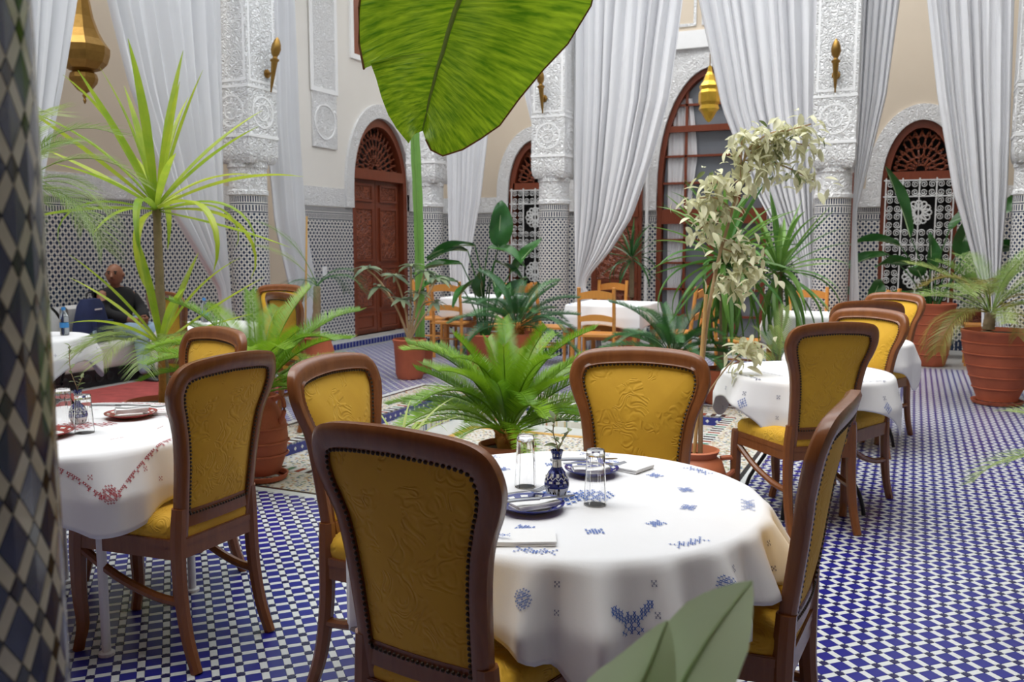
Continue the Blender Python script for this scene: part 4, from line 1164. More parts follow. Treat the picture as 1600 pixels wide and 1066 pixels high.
for s_ in (-1, 1):
    MB().ball(fx(.083, s_ * .034, .018), .011, 8, 6).build('eye', 'shoe', man, True)
    MB().tube([fx(.086, s_ * .018, .038), fx(.083, s_ * .052, .036)], .006, 6).build('eyebrow', 'shoe', man, True)
    MB().ball(fx(-.008, s_ * .084, 0), .020, 8, 6, 1.3).build('ear', 'skin', man, True)
    hand_c = Vector(P_[10 if s_ > 0 else 14][:3])
    for q in range(4):
        MB().tube([hand_c + Vector((.01, s_ * .008, .02 - q * .016)), hand_c + Vector((.055 - .004 * q, -s_ * .012, .022 - q * .017)), hand_c + Vector((.062 - .004 * q, -s_ * .045, .018 - q * .017))], [.011, .010, .007], 6).build('finger', 'skin', man, True)
    MB().tube([hand_c + Vector((-.01, 0, .03)), hand_c + Vector((.03, -s_ * .02, .05)), hand_c + Vector((.045, -s_ * .035, .05))], [.012, .011, .008], 6).build('thumb', 'skin', man, True)
    ft = Vector(P_[18 if s_ > 0 else 22][:3])
    MB().tube([ft + Vector((-.05, 0, -.025)), ft + Vector((.05, 0, -.03)), ft + Vector((.14, 0, -.04)), ft + Vector((.19, 0, -.045))], [.042, .045, .04, .02], 10, flat=.75).build('shoe', 'shoe', man, True)
MB().tube([fx(.085, -.03, -.05), fx(.094, 0, -.052), fx(.085, .03, -.05)], .006, 6).build('mouth', 'lip', man, True)
bp = thing('backpack', 'navy blue backpack leaning on the bench beside the man', 'backpack', (-7.72, 6.56, .437), .3)
rows = [[((.11 + dx) * (a if 1 else 1) * kx, b * ky, z) for a, b in [(math.cos(2 * PI * j / 20) * abs(math.cos(2 * PI * j / 20)) ** -.4 if abs(math.cos(2 * PI * j / 20)) > .02 else 0, .20 * math.sin(2 * PI * j / 20) * abs(math.sin(2 * PI * j / 20)) ** -.4 if abs(math.sin(2 * PI * j / 20)) > .02 else 0) for j in range(20)]] for z, kx, ky, dx in ((0, .85, .95, .03), (.03, 1, 1.03, .03), (.15, 1.0, 1.02, .02), (.28, .9, .92, 0), (.38, .75, .80, 0), (.44, .5, .62, 0), (.45, .05, .1, 0))]
MB().grid(rows, True).build('bag_body', 'navy_fabric', bp, 50)
MB().box(.10, .155, -.15, .15, .03, .22).build('front_pocket', 'navy_fabric', bp); MB().box(.13, .15, -.19, -.11, .03, .13).build('hang_tag', 'denim', bp)
MB().tube(smoothpath([(0, -.06, .44), (0, -.05, .50), (0, .05, .50), (0, .06, .44)], 4), .009, 6).build('grab_handle', 'black_iron', bp, True)
MB().box(.09, .098, -.07, .05, .33, .345).build('white_logo', 'plastic_white', bp)
cu = MB(); rows = [[(.05 * e, -.18 + .36 * j / 10, .36 * q) for j in range(11)] for q, e in ((0, .3), (.1, 1), (.5, 1.3), (.9, 1), (1, .2))]
rows += [[(-.05 * e, -.18 + .36 * j / 10, .36 * q) for j in range(11)] for q, e in ((.9, 1), (.5, 1.3), (.1, 1), (0, .3))]
cu = MB().grid(rows).build('throw_cushion', 'upholstery', None, True, (-7.98, 6.60, .45), .2); tag(cu, 'pale cushion propped behind the navy backpack', 'cushion')
rg = MB().box(-7.35, -5.6, 5.0, 7.6, .003, .012).build('rug', 'carpet'); tag(rg, 'worn red patterned rug on the floor before the bench', 'rug')
def bottle(loc, label):
    t_ = thing('water_bottle', label, 'bottle', loc)
    MB().lathe([(.03, 0), (.034, .01), (.034, .13), (.032, .15), (.014, .185), (.013, .2)], 16).build('bottle_body', 'water_plastic', t_, True)
    MB().lathe([(.016, .198), (.016, .222)], 12).build('cap', 'plastic_blue', t_); MB().lathe([(.0345, .06), (.0345, .10)], 16, cap=False).build('paper_label', 'plastic_blue', t_)
bottle((-6.10, 4.93, .727), 'clear water bottle with blue cap on the bench-side table')
bottle((-5.95, 6.3, .727), 'clear water bottle with blue cap beyond the left cycad')
tp = thing('metal_teapot', 'small shiny metal pot on the bench-side table', 'teapot', (-6.22, 4.80, .727))
MB().lathe([(.05, 0), (.06, .01), (.075, .05), (.06, .09), (.03, .115), (.032, .13), (.012, .145), (.014, .16), (.002, .17)], 20).build('pot_body', 'steel', tp, True)
MB().tube(smoothpath([(.06, 0, .05), (.10, 0, .07), (.12, 0, .12)], 4), .01, 8).build('spout', 'steel', tp, True); MB().tube(smoothpath([(-.06, 0, .09), (-.11, 0, .09), (-.10, 0, .04), (-.07, 0, .03)], 4), .007, 8).build('handle', 'steel', tp, True)
sd = thing('side_stool', 'small pine stool between the terracotta pots by the grille', 'stool', (.78, 11.9, .003))
MB().box(-.2, .2, -.2, .2, .46, .49).build('seat', 'pine', sd)
for a, b in ((-1, -1), (1, -1), (1, 1), (-1, 1)): MB().tube([(a * .17, b * .17, 0), (a * .17, b * .17, .46)], .024, 8, True, True, (1, 0, 0)).build('leg', 'pine', sd)
dt = thing('side_table', 'dark carved low table below the grille window', 'table', (.5, 12.6, .003))
MB().box(-.38, .38, -.2, .2, .55, .60).build('table_top', 'redwood', dt); MB().box(-.36, .36, -.19, -.17, .42, .55).build('carved_apron', 'carved_wood', dt)
for a, b in ((-1, -1), (1, -1), (1, 1), (-1, 1)): MB().tube([(a * .34, b * .16, 0), (a * .34, b * .16, .55)], [.02, .03], 8, True, True, (1, 0, 0)).build('leg', 'redwood', dt)

# ================================================================ tableware
def glass(loc, label, h=.148, r=.0315):
    seg = 8
    pr = [(r * .80, 0 + h), (r * .82, h), (r, .0), (r - .0022, .0), (r * .82 - .0022, h - .012), (.0012, h - .014)]
    t_ = thing('tumbler', label, 'glass', loc, .2, 'upturned faceted tumblers')
    m = MB(); rows = []
    for q, z, n in ((.001, h, 0), (r * .74, h, 0), (r * .80, h - .006, 0), (r * .84, h * .75, 1), (r * .92, h * .4, 1), (r, 0, 1), (r - .0022, 0, 1), (r * .92 - .0024, h * .4, 1), (r * .84 - .0024, h * .75, 1), (r * .78 - .002, h - .016, 0), (.001, h - .018, 0)):
        rows.append([(q * (1 if j % 2 else (.965 if n else 1)) * math.cos(2 * PI * j / 16), q * (1 if j % 2 else (.965 if n else 1)) * math.sin(2 * PI * j / 16), z) for j in range(16)])
    m.grid(rows, True).build('glass_body', 'glass', t_, 25)
    return t_
ZT = .7562
glass((-.99, 2.292, ZT), 'upturned glass tumbler on the cycad side of the blue patterned vase')
glass((-.75, 2.207, ZT), 'upturned glass tumbler standing between blue vase and open cloth')
glass((-2.90, 2.32, ZT), 'upturned glass tumbler behind its twin on the red-embroidered table', .15, .036)
glass((-2.765, 2.295, ZT), 'upturned glass tumbler before the small vase on the red-embroidered table', .14, .036)
def vase(loc, label, k=1.0):
    t_ = thing('bud_vase', label, 'vase', loc)
    m = MB(); seg = 40
    prof = [(.020, 0, 0), (.026, .004, 0), (.031, .016, 0), (.034, .026, 1), (.0345, .032, 1), (.034, .040, 2), (.0325, .046, 1), (.029, .056, 2), (.024, .066, 1), (.018, .074, 1), (.0135, .082, 0), (.0125, .098, 0), (.0125, .104, 1), (.0135, .112, 2), (.0155, .120, 1), (.018, .128, 1), (.016, .128, 1), (.010, .11, 0)]
    rows = []
    for r, z, b in prof: rows.append([(k * r * math.cos(2 * PI * j / seg), k * r * math.sin(2 * PI * j / seg), k * z) for j in range(seg)])
    for i_ in range(len(rows) - 1):
        for j in range(seg):
            b = prof[i_][2]; m.cur = 0 if b == 0 else (1 if b == 1 else (j // 2 + 0) % 2)
            q = (j + 1) % seg; m.add([rows[i_][j], rows[i_][q], rows[i_ + 1][q], rows[i_ + 1][j]], [(0, 1, 2, 3)])
    o = m.build('vase_body', ['ceramic_white', 'ceramic_blue'], t_, True)
    bm = bmesh.new(); bm.from_mesh(o.data); bmesh.ops.remove_doubles(bm, verts=bm.verts, dist=1e-5); bm.to_mesh(o.data); bm.free()
    zz = MB(); pts = [(k * .0305 * math.cos(2 * PI * j / 24), k * .0305 * math.sin(2 * PI * j / 24), k * (.0525 + (.0045 if j % 2 else -.0045))) for j in range(25)]
    zz.tube(pts, k * .0016, 5).build('zigzag_band', 'ceramic_white', t_, True)
    return t_
vase((-.873, 2.239, ZT), 'blue and white patterned bud vase on the front table')
vase((-2.93, 2.41, ZT), 'blue and white bud vase behind tumblers on the red-embroidered table')
LEAFLET = None
def small_leaf(L, W, mat, name='leaf', curl=.15):
    rows = []
    for k in range(6):
        t_ = k / 5; w = W * math.sin(PI * min(.999, t_ * .93 + .05)) ** .8
        rows.append([(L * t_, -w, -curl * L * t_ * t_ + w * .35), (L * t_, 0, -curl * L * t_ * t_), (L * t_, w, -curl * L * t_ * t_ + w * .35)])
    return MB().grid(rows).mesh(name, mat, True, False)
def orient(o, loc, az, el, roll=0, sc=1):
    o.location = loc; o.scale = (sc,) * 3
    o.rotation_mode = 'QUATERNION'
    o.rotation_quaternion = (Matrix.Rotation(az, 3, 'Z') @ Matrix.Rotation(-el, 3, 'Y') @ Matrix.Rotation(roll, 3, 'X')).to_quaternion()
OL = small_leaf(.034, .0065, 'leaf_olive')
def sprig(loc, label, paths, seed):
    rr = random.Random(seed); t_ = thing('olive_sprig', label, 'sprig', loc)
    for pth in paths:
        sp = smoothpath(pth, 5)
        st_ = MB().tube(sp, .0016, 5).build('stem', 'twig', t_, True)
        for k in range(5, len(sp), 1):
            o = link('leaf', OL, t_); orient(o, sp[k], rr.uniform(0, 6.28), rr.uniform(.1, .9), rr.uniform(-.5, .5), rr.uniform(.7, 1.15))
    return t_
sprig((-.873, 2.239, ZT + .05), 'dry olive sprig standing in the blue vase of the front table', [[(0, 0, 0), (.002, 0, .08), (-.012, .0, .13), (-.006, .01, .175)], [(0, 0, 0), (.004, .004, .08), (.03, .01, .13)]], 3)
sprig((-2.93, 2.41, ZT + .05), 'leafy olive sprig in the vase of the red-embroidered table', [[(0, 0, 0), (0, 0, .08), (-.02, -.01, .16), (-.03, 0, .25)], [(0, 0, 0), (0, 0, .08), (.02, .01, .13)]], 4)
def plate(loc, r, label, rim):
    t_ = thing('dinner_plate', label, 'plate', loc)
    m = MB(); prof = [(.001, .004, 0), (r * .55, .004, 0), (r * .62, .008, 1), (r * .72, .011, 1), (r * .80, .014, 2), (r * .90, .017, 1), (r, .021, 1), (r, .018, 1), (r * .6, .001, 0), (.001, 0, 0)]
    seg = 48; rows = [[(q * math.cos(2 * PI * j / seg), q * math.sin(2 * PI * j / seg), z) for j in range(seg)] for q, z, b in prof]
    for i_ in range(len(rows) - 1):
        for j in range(seg):
            b = prof[i_][2]; m.cur = 0 if b == 0 else (1 if b == 1 else (j // 2) % 2); q = (j + 1) % seg
            m.add([rows[i_][j], rows[i_][q], rows[i_ + 1][q], rows[i_ + 1][j]], [(0, 1, 2, 3)])
    m.build('plate_body', ['ceramic_white', rim], t_)
    return t_
def napkin(loc, rz, lx, ly, label, stitch=None, layers=2):
    t_ = thing('folded_napkin', label, 'napkin', loc, rz)
    for k in range(layers):
        rows = [[(-lx / 2 + lx * i_ / 8 + .002 * k, -ly / 2 + ly * j / 4, .004 + k * .006 + .002 * math.sin(i_ * .9 + k) * (1 if 0 < j < 4 else .4)) for j in range(5)] for i_ in range(9)]
        bot = [[(p[0], p[1], p[2] - .005) for p in r_] for r_ in rows]
        m = MB().grid(rows); m.grid(bot, flip=True)
        for e in (0, 4): m.grid([[r_[e] for r_ in rows], [r_[e] for r_ in bot]])
        for e in (0, 8): m.grid([rows[e], bot[e]])
        m.build('fold', 'napkin', t_, True)
    if stitch:
        em = MB(); bm_ = MOT['spray']; px = .004
        for r_, line in enumerate(bm_):
            for q, ch in enumerate(line):
                if ch == '1': em.add([(-lx * .3 + q * px, -ly * .3 + r_ * px, .017), (-lx * .3 + q * px + .0036, -ly * .3 + r_ * px, .017), (-lx * .3 + q * px + .0036, -ly * .3 + r_ * px + .0036, .017), (-lx * .3 + q * px, -ly * .3 + r_ * px + .0036, .017)], [(0, 1, 2, 3)])
        em.build('embroidery', stitch, t_, fixn=False)
    return t_
def fork(loc, rz, label, tilt=.06):
    t_ = thing('fork', label, 'fork', loc, rz); t_.rotation_euler = (0, tilt, rz)
    MB().tube(smoothpath([(-.10, 0, .004), (-.05, 0, .006), (.01, 0, .004), (.03, 0, .003)], 4), [.006] * 5 + [.0045] * 4 + [.004] * 4, 8, flat=.35).build('handle', 'steel', t_, True)
    MB().tube([(.03, 0, .003), (.04, 0, .001), (.055, 0, 0)], [.004, .011, .012], 8, flat=.2).build('neck', 'steel', t_, True)
    for k in range(4): MB().tube([(.053, -.009 + k * .006, .0), (.075, -.009 + k * .006, .002), (.098, -.009 + k * .006, .008)], [.0018, .0016, .001], 5).build('tine', 'steel', t_, True)
def knife(loc, rz, label, tilt=.06):
    t_ = thing('table_knife', label, 'knife', loc, rz); t_.rotation_euler = (0, tilt, rz)
    MB().tube(smoothpath([(-.11, 0, .005), (-.06, 0, .006), (0, 0, .005)], 4), [.0075] * 9, 8, flat=.6).build('handle', 'steel', t_, True)
    MB().prism([(0, -.006), (.09, -.008), (.11, 0), (.108, .005), (0, .006)], lambda a, b, d: (a, b, .005 + d), -.001, .001).build('knife_blade', 'steel', t_)
PZ = ZT
plate((-.886, 2.089, PZ), .088, 'blue rimmed plate with folded napkin nearest the front chair', 'ceramic_blue')
plate((-.862, 2.50, PZ), .082, 'blue rimmed plate with napkin on the basin side of the front table', 'ceramic_blue')
plate((-2.84, 2.58, PZ), .10, 'red rimmed plate with cutlery beside the tumblers', 'ceramic_red')
plate((-2.83, 2.19, PZ), .09, 'red rimmed plate partly hidden by the close tiled column', 'ceramic_red')
napkin((-.875, 2.085, PZ + .012), .95, .125, .055, 'white napkin folded across the blue plate nearest the front chair')
napkin((-.862, 2.49, PZ + .012), .5, .11, .05, 'white napkin on the blue plate at the basin side')
napkin((-2.84, 2.58, PZ + .021), .9, .12, .07, 'white napkin rolled on the red rimmed plate', None, 3)
napkin((-.835, 1.855, PZ), .42, .20, .10, 'folded white napkin with blue stitching at the table edge', 'thread_blue', 2)
napkin((-.80, 2.62, PZ), -.3, .16, .10, 'folded white napkin with blue stitching by the far chair', 'thread_blue', 2)
napkin((-2.78, 2.71, PZ), .5, .16, .11, 'folded white napkin with red stitching behind the plate', 'thread_red', 2)
fork((-.925, 2.115, PZ + .032), 1.18, 'steel fork on the blue plate nearest the front chair')
knife((-.86, 2.08, PZ + .030), .92, 'steel knife on the blue plate nearest the front chair')
knife((-.885, 2.50, PZ + .037), .75, 'steel knife on the blue plate at the basin side')
fork((-.84, 2.47, PZ + .037), .7, 'steel fork on the blue plate at the basin side')
knife((-2.875, 2.565, PZ + .042), .75, 'steel knife across the red rimmed plate')
fork((-2.80, 2.60, PZ + .042), .6, 'steel fork across the red rimmed plate')
# ================================================================ plant kit
def bendpath(L, bend, n=14, pw=1.3):
    pts = [Vector((0, 0, 0))]; 
    for k in range(n):
        a = -bend * ((k + .5) / n) ** pw; pts.append(pts[-1] + Vector((math.cos(a), 0, math.sin(a))) * (L / n))
    return pts
def frond_me(L, bend, leaflet, n, w, mat, stalk=.14, vang=.35, sweep=.7, droop=.15, rach=.006, seed=0, taper=.45, rmat=None):
    rr = random.Random(seed); p = bendpath(L, bend); m = MB()
    m.tube(p, [rach * (1 - .7 * k / len(p)) for k in range(len(p))], 5)
    for k in range(n):
        t_ = stalk + (1 - stalk) * (k + .5) / n; f = t_ * (len(p) - 1); i_ = min(int(f), len(p) - 2)
        c = p[i_].lerp(p[i_ + 1], f - i_); tg = (p[i_ + 1] - p[i_]).normalized(); up = Vector((-tg.z, 0, tg.x))
        e = (t_ - stalk) / (1 - stalk)
        l = leaflet * (min(1, .45 + 3 * e) * (1 - taper * e ** 2.5)) * rr.uniform(.92, 1.05)
        for sg in (-1, 1):
            d = (Vector((0, sg, 0)) * math.cos(sweep) + tg * math.sin(sweep)).normalized()
            d = (d * math.cos(vang) + up * math.sin(vang) + Vector((0, 0, rr.uniform(-.06, .06)))).normalized()
            tip = c + d * l + Vector((0, 0, -droop * l)); mid = c + d * (l * .45) + Vector((0, 0, -droop * l * .15))
            m.add([c - tg * w * .3, mid - tg * w * .5, tip, mid + tg * w * .5, c + tg * w * .3], [(0, 1, 3, 4), (1, 2, 3)])
    return m.mesh('frond', mat, False, False)
def blade_me(L, W, bend, mat, fold=.5, n=12, pw=1.3, base=.5, tippow=.8, name='leaf'):
    p = bendpath(L, bend, n, pw); rows = []
    for k, c in enumerate(p):
        t_ = k / n; a = p[min(k + 1, n)] - p[max(k - 1, 0)]; a.normalize(); up = Vector((-a.z, 0, a.x))
        w = W * (base + (1 - base) * math.sin(PI * min(1, t_ * 1.4) / 2 if t_ < .5 else PI / 2)) * max(.02, (1 - t_ ** 2.2)) ** tippow
        rows.append([c + Vector((0, s_ * w, 0)) + up * (fold * abs(s_) * w) for s_ in (-1, -.5, 0, .5, 1)])
    return MB().grid(rows).mesh(name, mat, True, False)
def crown(parent, meshes, n, z, el, seed, name='frond', sc=(.85, 1.1), r0=.03, jit=.12, roll=.15, x=0, y=0, az0=0):
    """el(t): elevation of the k-th leaf, t from 0 (outer) to 1 (inner)"""
    rr = random.Random(seed)
    for k in range(n):
        t_ = (k + .5) / n; az = az0 + k * 2.39996 + rr.uniform(-.15, .15)
        o = link(name, meshes[k % len(meshes)] if not callable(meshes) else meshes(t_), parent)
        orient(o, (x + r0 * math.cos(az), y + r0 * math.sin(az), z + .04 * t_), az, el(t_) + rr.uniform(-jit, jit), rr.uniform(-roll, roll), rr.uniform(*sc))
def pot(parent, prof, mat, soil_z, soil_r, ridges=(), saucer=None):
    po = MB().lathe(prof, 36, cap=False).build('pot', mat, parent, 50)
    MB().lathe([(.002, soil_z), (soil_r * .6, soil_z + .01), (soil_r, soil_z)], 24, cap=False).build('soil', 'soil', parent, True)
    for r, z in ridges: MB().lathe([(r, z - .008), (r + .007, z - .003), (r + .007, z + .003), (r, z + .008)], 36, cap=False).build('ridge', mat, po, True)
    if saucer: MB().lathe([(saucer * .8, 0), (saucer, .005), (saucer + .012, .035), (saucer, .035), (saucer * .9, .012)], 36, cap=False).build('saucer', mat, parent, 50)
    MB().lathe([(prof[0][0], prof[0][1]), (.002, prof[0][1])], 24, cap=False).build('pot_base', mat, po)
    return po
def trunk(parent, path, rad, mat, name='trunk', rings=True):
    sp = smoothpath(path, 8); n = len(sp); rr = random.Random(len(sp))
    r = [(rad[0] + (rad[1] - rad[0]) * k / (n - 1)) * (1 + (.10 * (k % 2) if rings else 0) + rr.uniform(-.04, .04)) for k in range(n)]
    return MB().tube(sp, r, 10).build(name, mat, parent, 60)
CYF = [frond_me(.80, 1.0, .125, 66, .0092, 'leaf_cycad', .16, .45, .55, .05, seed=k) for k in range(1)] + [frond_me(.76, 1.5, .12, 62, .0092, 'leaf_cycad', .18, .35, .5, .1, seed=5), frond_me(.70, .6, .115, 60, .0092, 'leaf_cycad', .2, .5, .6, .03, seed=6)]
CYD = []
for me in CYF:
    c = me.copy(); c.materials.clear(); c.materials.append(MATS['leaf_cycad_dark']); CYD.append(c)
def cycad(loc, label, potprof, potmat, rimz, n, scale, seed, lib, elr=(.15, 1.35), ridges=(), saucer=None, caudex=(.07, .10), rz=0):
    t_ = thing('potted_cycad', label, 'potted plant', loc, rz)
    sr = max(r for r, z in potprof[-3:]) * .86
    pot(t_, potprof, potmat, rimz - .03, sr, ridges, saucer)
    MB().lathe([(caudex[0] * .8, rimz - .05), (caudex[0], rimz), (caudex[0] * .95, rimz + caudex[1] * .6), (caudex[0] * .55, rimz + caudex[1])], 14).build('caudex', 'bark_orange', t_, True)
    rr = random.Random(seed); bs_ = MB()
    for k in range(46):
        a = rr.uniform(0, 6.28); h = rr.uniform(0, caudex[1]); r = caudex[0]
        bs_.tube([(r * .8 * math.cos(a), r * .8 * math.sin(a), rimz + h), (r * 1.25 * math.cos(a), r * 1.25 * math.sin(a), rimz + h + .035)], [.012, .004], 5)
    tag(bs_.build('scale_fibres', 'bark_orange', t_, True), kind='stuff')
    crown(t_, lib, n, rimz + caudex[1] * .7, lambda q: elr[0] + (elr[1] - elr[0]) * q, seed, sc=(scale * .85, scale * 1.08))
    return t_
PB = [(.11, .0), (.125, .02), (.155, .15), (.172, .25), (.185, .26), (.187, .30), (.172, .305), (.165, .27)]
cycad((-2.33, 5.10, -.13), 'bright green cycad in a terracotta bowl inside the basin', PB, 'terracotta_smooth', .29, 50, 1.1, 21, CYF, (.45, 1.4), (), None, (.07, .10))
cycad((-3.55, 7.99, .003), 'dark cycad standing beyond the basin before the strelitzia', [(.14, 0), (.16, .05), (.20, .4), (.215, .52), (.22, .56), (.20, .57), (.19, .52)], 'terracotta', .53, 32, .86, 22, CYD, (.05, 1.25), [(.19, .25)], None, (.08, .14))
AMP = [(.10, .035), (.115, .05), (.15, .15), (.165, .26), (.155, .36), (.115, .44), (.095, .47), (.10, .50), (.115, .52), (.10, .525), (.085, .48)]
cl = cycad((-3.62, 4.27, .003), 'yellow-green cycad in a two-handled amphora by the basin corner', AMP, 'terracotta', .48, 36, .98, 23, CYF, (.15, 1.3), [(.16, .16), (.168, .24), (.158, .33)], .15, (.05, .08))
for s_ in (-1, 1): MB().tube(smoothpath([(s_ * .11, 0, .50), (s_ * .17, 0, .52), (s_ * .185, 0, .44), (s_ * .15, 0, .36)], 4), .014, 8).build('handle', 'terracotta', cl, True)
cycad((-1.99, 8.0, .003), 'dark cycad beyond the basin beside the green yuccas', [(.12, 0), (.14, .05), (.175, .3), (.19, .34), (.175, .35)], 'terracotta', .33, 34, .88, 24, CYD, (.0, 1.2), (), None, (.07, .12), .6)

# ---- yuccas
YL = [blade_me(.95, .034, b, 'leaf_yucca', .5) for b in (.12, .3, .6)] + [blade_me(.95, .036, 2.3, 'leaf_yucca', .5, pw=2.2)]
YG = [blade_me(.80, .033, b, 'leaf_yucca_green', .5) for b in (.2, .5, .9)] + [blade_me(.86, .034, 1.7, 'leaf_yucca_green', .5, pw=1.6)]
def yucca_crown(parent, x, y, z, n, lib, seed, scale=1.0, lo=-1.0, az0=0):
    rr = random.Random(seed)
    for k in range(n):
        t_ = (k + .5) / n; az = az0 + k * 2.39996 + rr.uniform(-.2, .2); el = lo + (1.5 - lo) * t_ + rr.uniform(-.1, .1)
        me = lib[3] if (el < .25 and k % 2) else lib[k % 3]
        o = link('leaf', me, parent); orient(o, (x + .025 * math.cos(az), y + .025 * math.sin(az), z - .05 + .1 * t_), az, el, rr.uniform(-.3, .3), scale * rr.uniform(.85, 1.1))
yk = thing('potted_yucca', 'tall yellow-green yucca with bare trunk in a wide terracotta pot', 'potted plant', (-4.53, 4.39, .003))
pot(yk, [(.17, 0), (.19, .03), (.235, .3), (.25, .36), (.26, .37), (.26, .40), (.235, .405), (.225, .36)], 'terracotta', .37, .22)
trunk(yk, [(.02, .0, .34), (-.01, .02, .8), (-.02, .03, 1.2), (-.06, .07, 1.68)], (.033, .026), 'bark')
yucca_crown(yk, -.06, .07, 1.70, 26, YL, 31, 1.0, -.15, .4)
for k, (a, l) in enumerate(((.3, 1.0), (2.2, .95), (4.0, .9), (5.3, 1.05), (1.2, .9))):
    o = link('leaf', YL[3], yk); orient(o, (-.06 + .02 * math.cos(a), .07 + .02 * math.sin(a), 1.66), a, .25, .1, l * .9)
trunk(yk, [(.05, -.06, .36), (.06, -.06, .55), (.07, -.07, .78)], (.026, .02), 'bark_orange', 'side_trunk')
for k in range(11):
    a = k * 2.4; o = link('leaf', YL[k % 3], yk); orient(o, (.07, -.07, .78), a, .35 + .09 * k, .1, .85)
PT = [frond_me(.70, 1.5, .26, 40, .009, 'leaf_palm', .25, .15, .75, .35, .005, k + 40) for k in range(2)]
for k in range(11):
    a = 3.0 + k * .45; o = link('frond', PT[k % 2], yk); orient(o, (.07, -.07, .74), a, .75 - .08 * (k % 3), .1, .85)
for nm, loc, tz, n1, lab in (('a', (-1.55, 8.06, .003), 1.30, 72, 'dense green yucca on a short trunk beyond the basin'), ('b', (-1.14, 8.55, .003), 1.18, 50, 'second green yucca nearer the right tiled column')):
    t_ = thing('potted_yucca', lab, 'potted plant', loc)
    pot(t_, [(.13, 0), (.15, .03), (.185, .28), (.20, .31), (.185, .32), (.175, .28)], 'terracotta', .29, .17)
    trunk(t_, [(0, 0, .26), (.01, 0, .7), (0, .02, tz)], (.045, .035), 'bark')
    yucca_crown(t_, 0, .02, tz, n1, YG, 33 + ord(nm), 1.0 if nm == 'a' else .9, -1.25)
t_ = thing('potted_yucca', 'dark spiky yucca before the red door leaf', 'potted plant', (-3.55, 11.9, .003))
pot(t_, [(.12, 0), (.15, .28), (.165, .31), (.15, .32), (.14, .28)], 'terracotta', .29, .14); trunk(t_, [(0, 0, .26), (0, .01, .7), (0, 0, 1.24)], (.035, .03), 'bark')
YD = []
for me in YG:
    c = me.copy(); c.materials.clear(); c.materials.append(MATS['leaf_strelitzia']); YD.append(c)
yucca_crown(t_, 0, 0, 1.25, 30, YD, 71, .68, -.6)

# ---- broad leaves (strelitzia and the like)
def broad(parent, base, apex, L, W, az, el, bend, mat='leaf_strelitzia', roll=0, arch=.25, sr=.010, fold=.35):
    """petiole from base to apex, blade of length L beyond it"""
    b, a = Vector(base), Vector(apex); mid = (b + a) / 2 + Vector((0, 0, arch * .1)) - Vector((math.cos(az), math.sin(az), 0)) * arch * .2
    p = bendpath(L, bend, 14, 1.2); rows = []
    for k, c in enumerate(p):
        t_ = k / 14; tg = (p[min(k + 1, 14)] - p[max(k - 1, 0)]).normalized(); up = Vector((-tg.z, 0, tg.x))
        w = W * .5 * (math.sin(PI * min(1, (t_ * .96 + .03)) ** .8) ** .62 if 0 < t_ < 1 else .03)
        rows.append([c + Vector((0, s_ * w * (1 - .12 * abs(s_)), 0)) + up * (fold * abs(s_) * w + .012 * math.sin(9 * t_ + 3 * s_)) for s_ in (-1, -.66, -.33, 0, .33, .66, 1)])
    lf = MB().grid(rows).build('leaf', mat, parent, True, fixn=False); orient(lf, a, az, el, roll)
    rib = MB().tube([q - Vector((0, 0, .004)) for q in p], [.007 * (1 - .8 * k / 14) for k in range(15)], 6).build('midrib', 'leaf_sage', lf, True)
    MB().tube(smoothpath([b, mid, a], 6), [sr * (1 - .35 * k / 12) for k in range(13)], 7).build('leaf_stalk', 'leaf_strelitzia' if mat != 'leaf_sage' else mat, parent, True)
    return lf
st_ = thing('potted_strelitzia', 'broad-leaved strelitzia between the corner column and the tied curtain', 'potted plant', (-4.40, 9.0, .003))
pot(st_, [(.15, 0), (.18, .05), (.21, .38), (.225, .42), (.21, .43), (.2, .38)], 'terracotta', .4, .19)
VR = R(24.25)                       # viewing azimuth: leaves spread to both sides of it
for (ax, az_, L, W, a, e, bd, rl) in ((-.10, 1.42, .50, .19, 3.6, .1, .8, .2), (-.25, 1.22, .52, .17, 3.4, .0, .5, -.3), (-.18, 1.36, .48, .20, 3.0, .15, .9, .4), (.05, 1.40, .42, .20, .2, -.1, .9, .3), (.02, 1.15, .48, .20, 5.6, -.35, .6, -.5), (.16, 1.40, .46, .26, 1.2, 1.45, .1, 1.1), (.30, 1.12, .45, .15, .3, .9, .2, .8), (-.05, 1.05, .5, .18, 4.4, -.3, .6, .4), (.12, 1.25, .40, .16, .5, -.3, .8, 0), (.20, .95, .42, .16, 5.2, .2, .9, .3), (-.30, 1.02, .44, .16, 3.9, .2, 1.1, -.3), (.28, .82, .42, .2, 5.6, .8, .5, .2), (-.02, .85, .4, .18, 4.9, .9, .4, 1.2)):
    broad(st_, (ax * .15, .02 * az_, .38), (ax * math.cos(VR), ax * math.sin(VR), az_), L * 1.15, W * 1.2, a, e, bd, 'leaf_strelitzia', rl)
sr_ = thing('potted_strelitzia', 'tall strelitzia in a ridged terracotta urn before the grille window', 'potted plant', (.22, 11.62, .003))
URN = [(.155, 0), (.17, .02), (.20, .15), (.232, .38), (.248, .58), (.255, .70), (.262, .71), (.262, .74), (.245, .745), (.235, .70)]
RIDG = [(.198, .14), (.216, .26), (.231, .38), (.241, .50), (.250, .62)]
pot(sr_, URN, 'terracotta', .70, .23, RIDG)
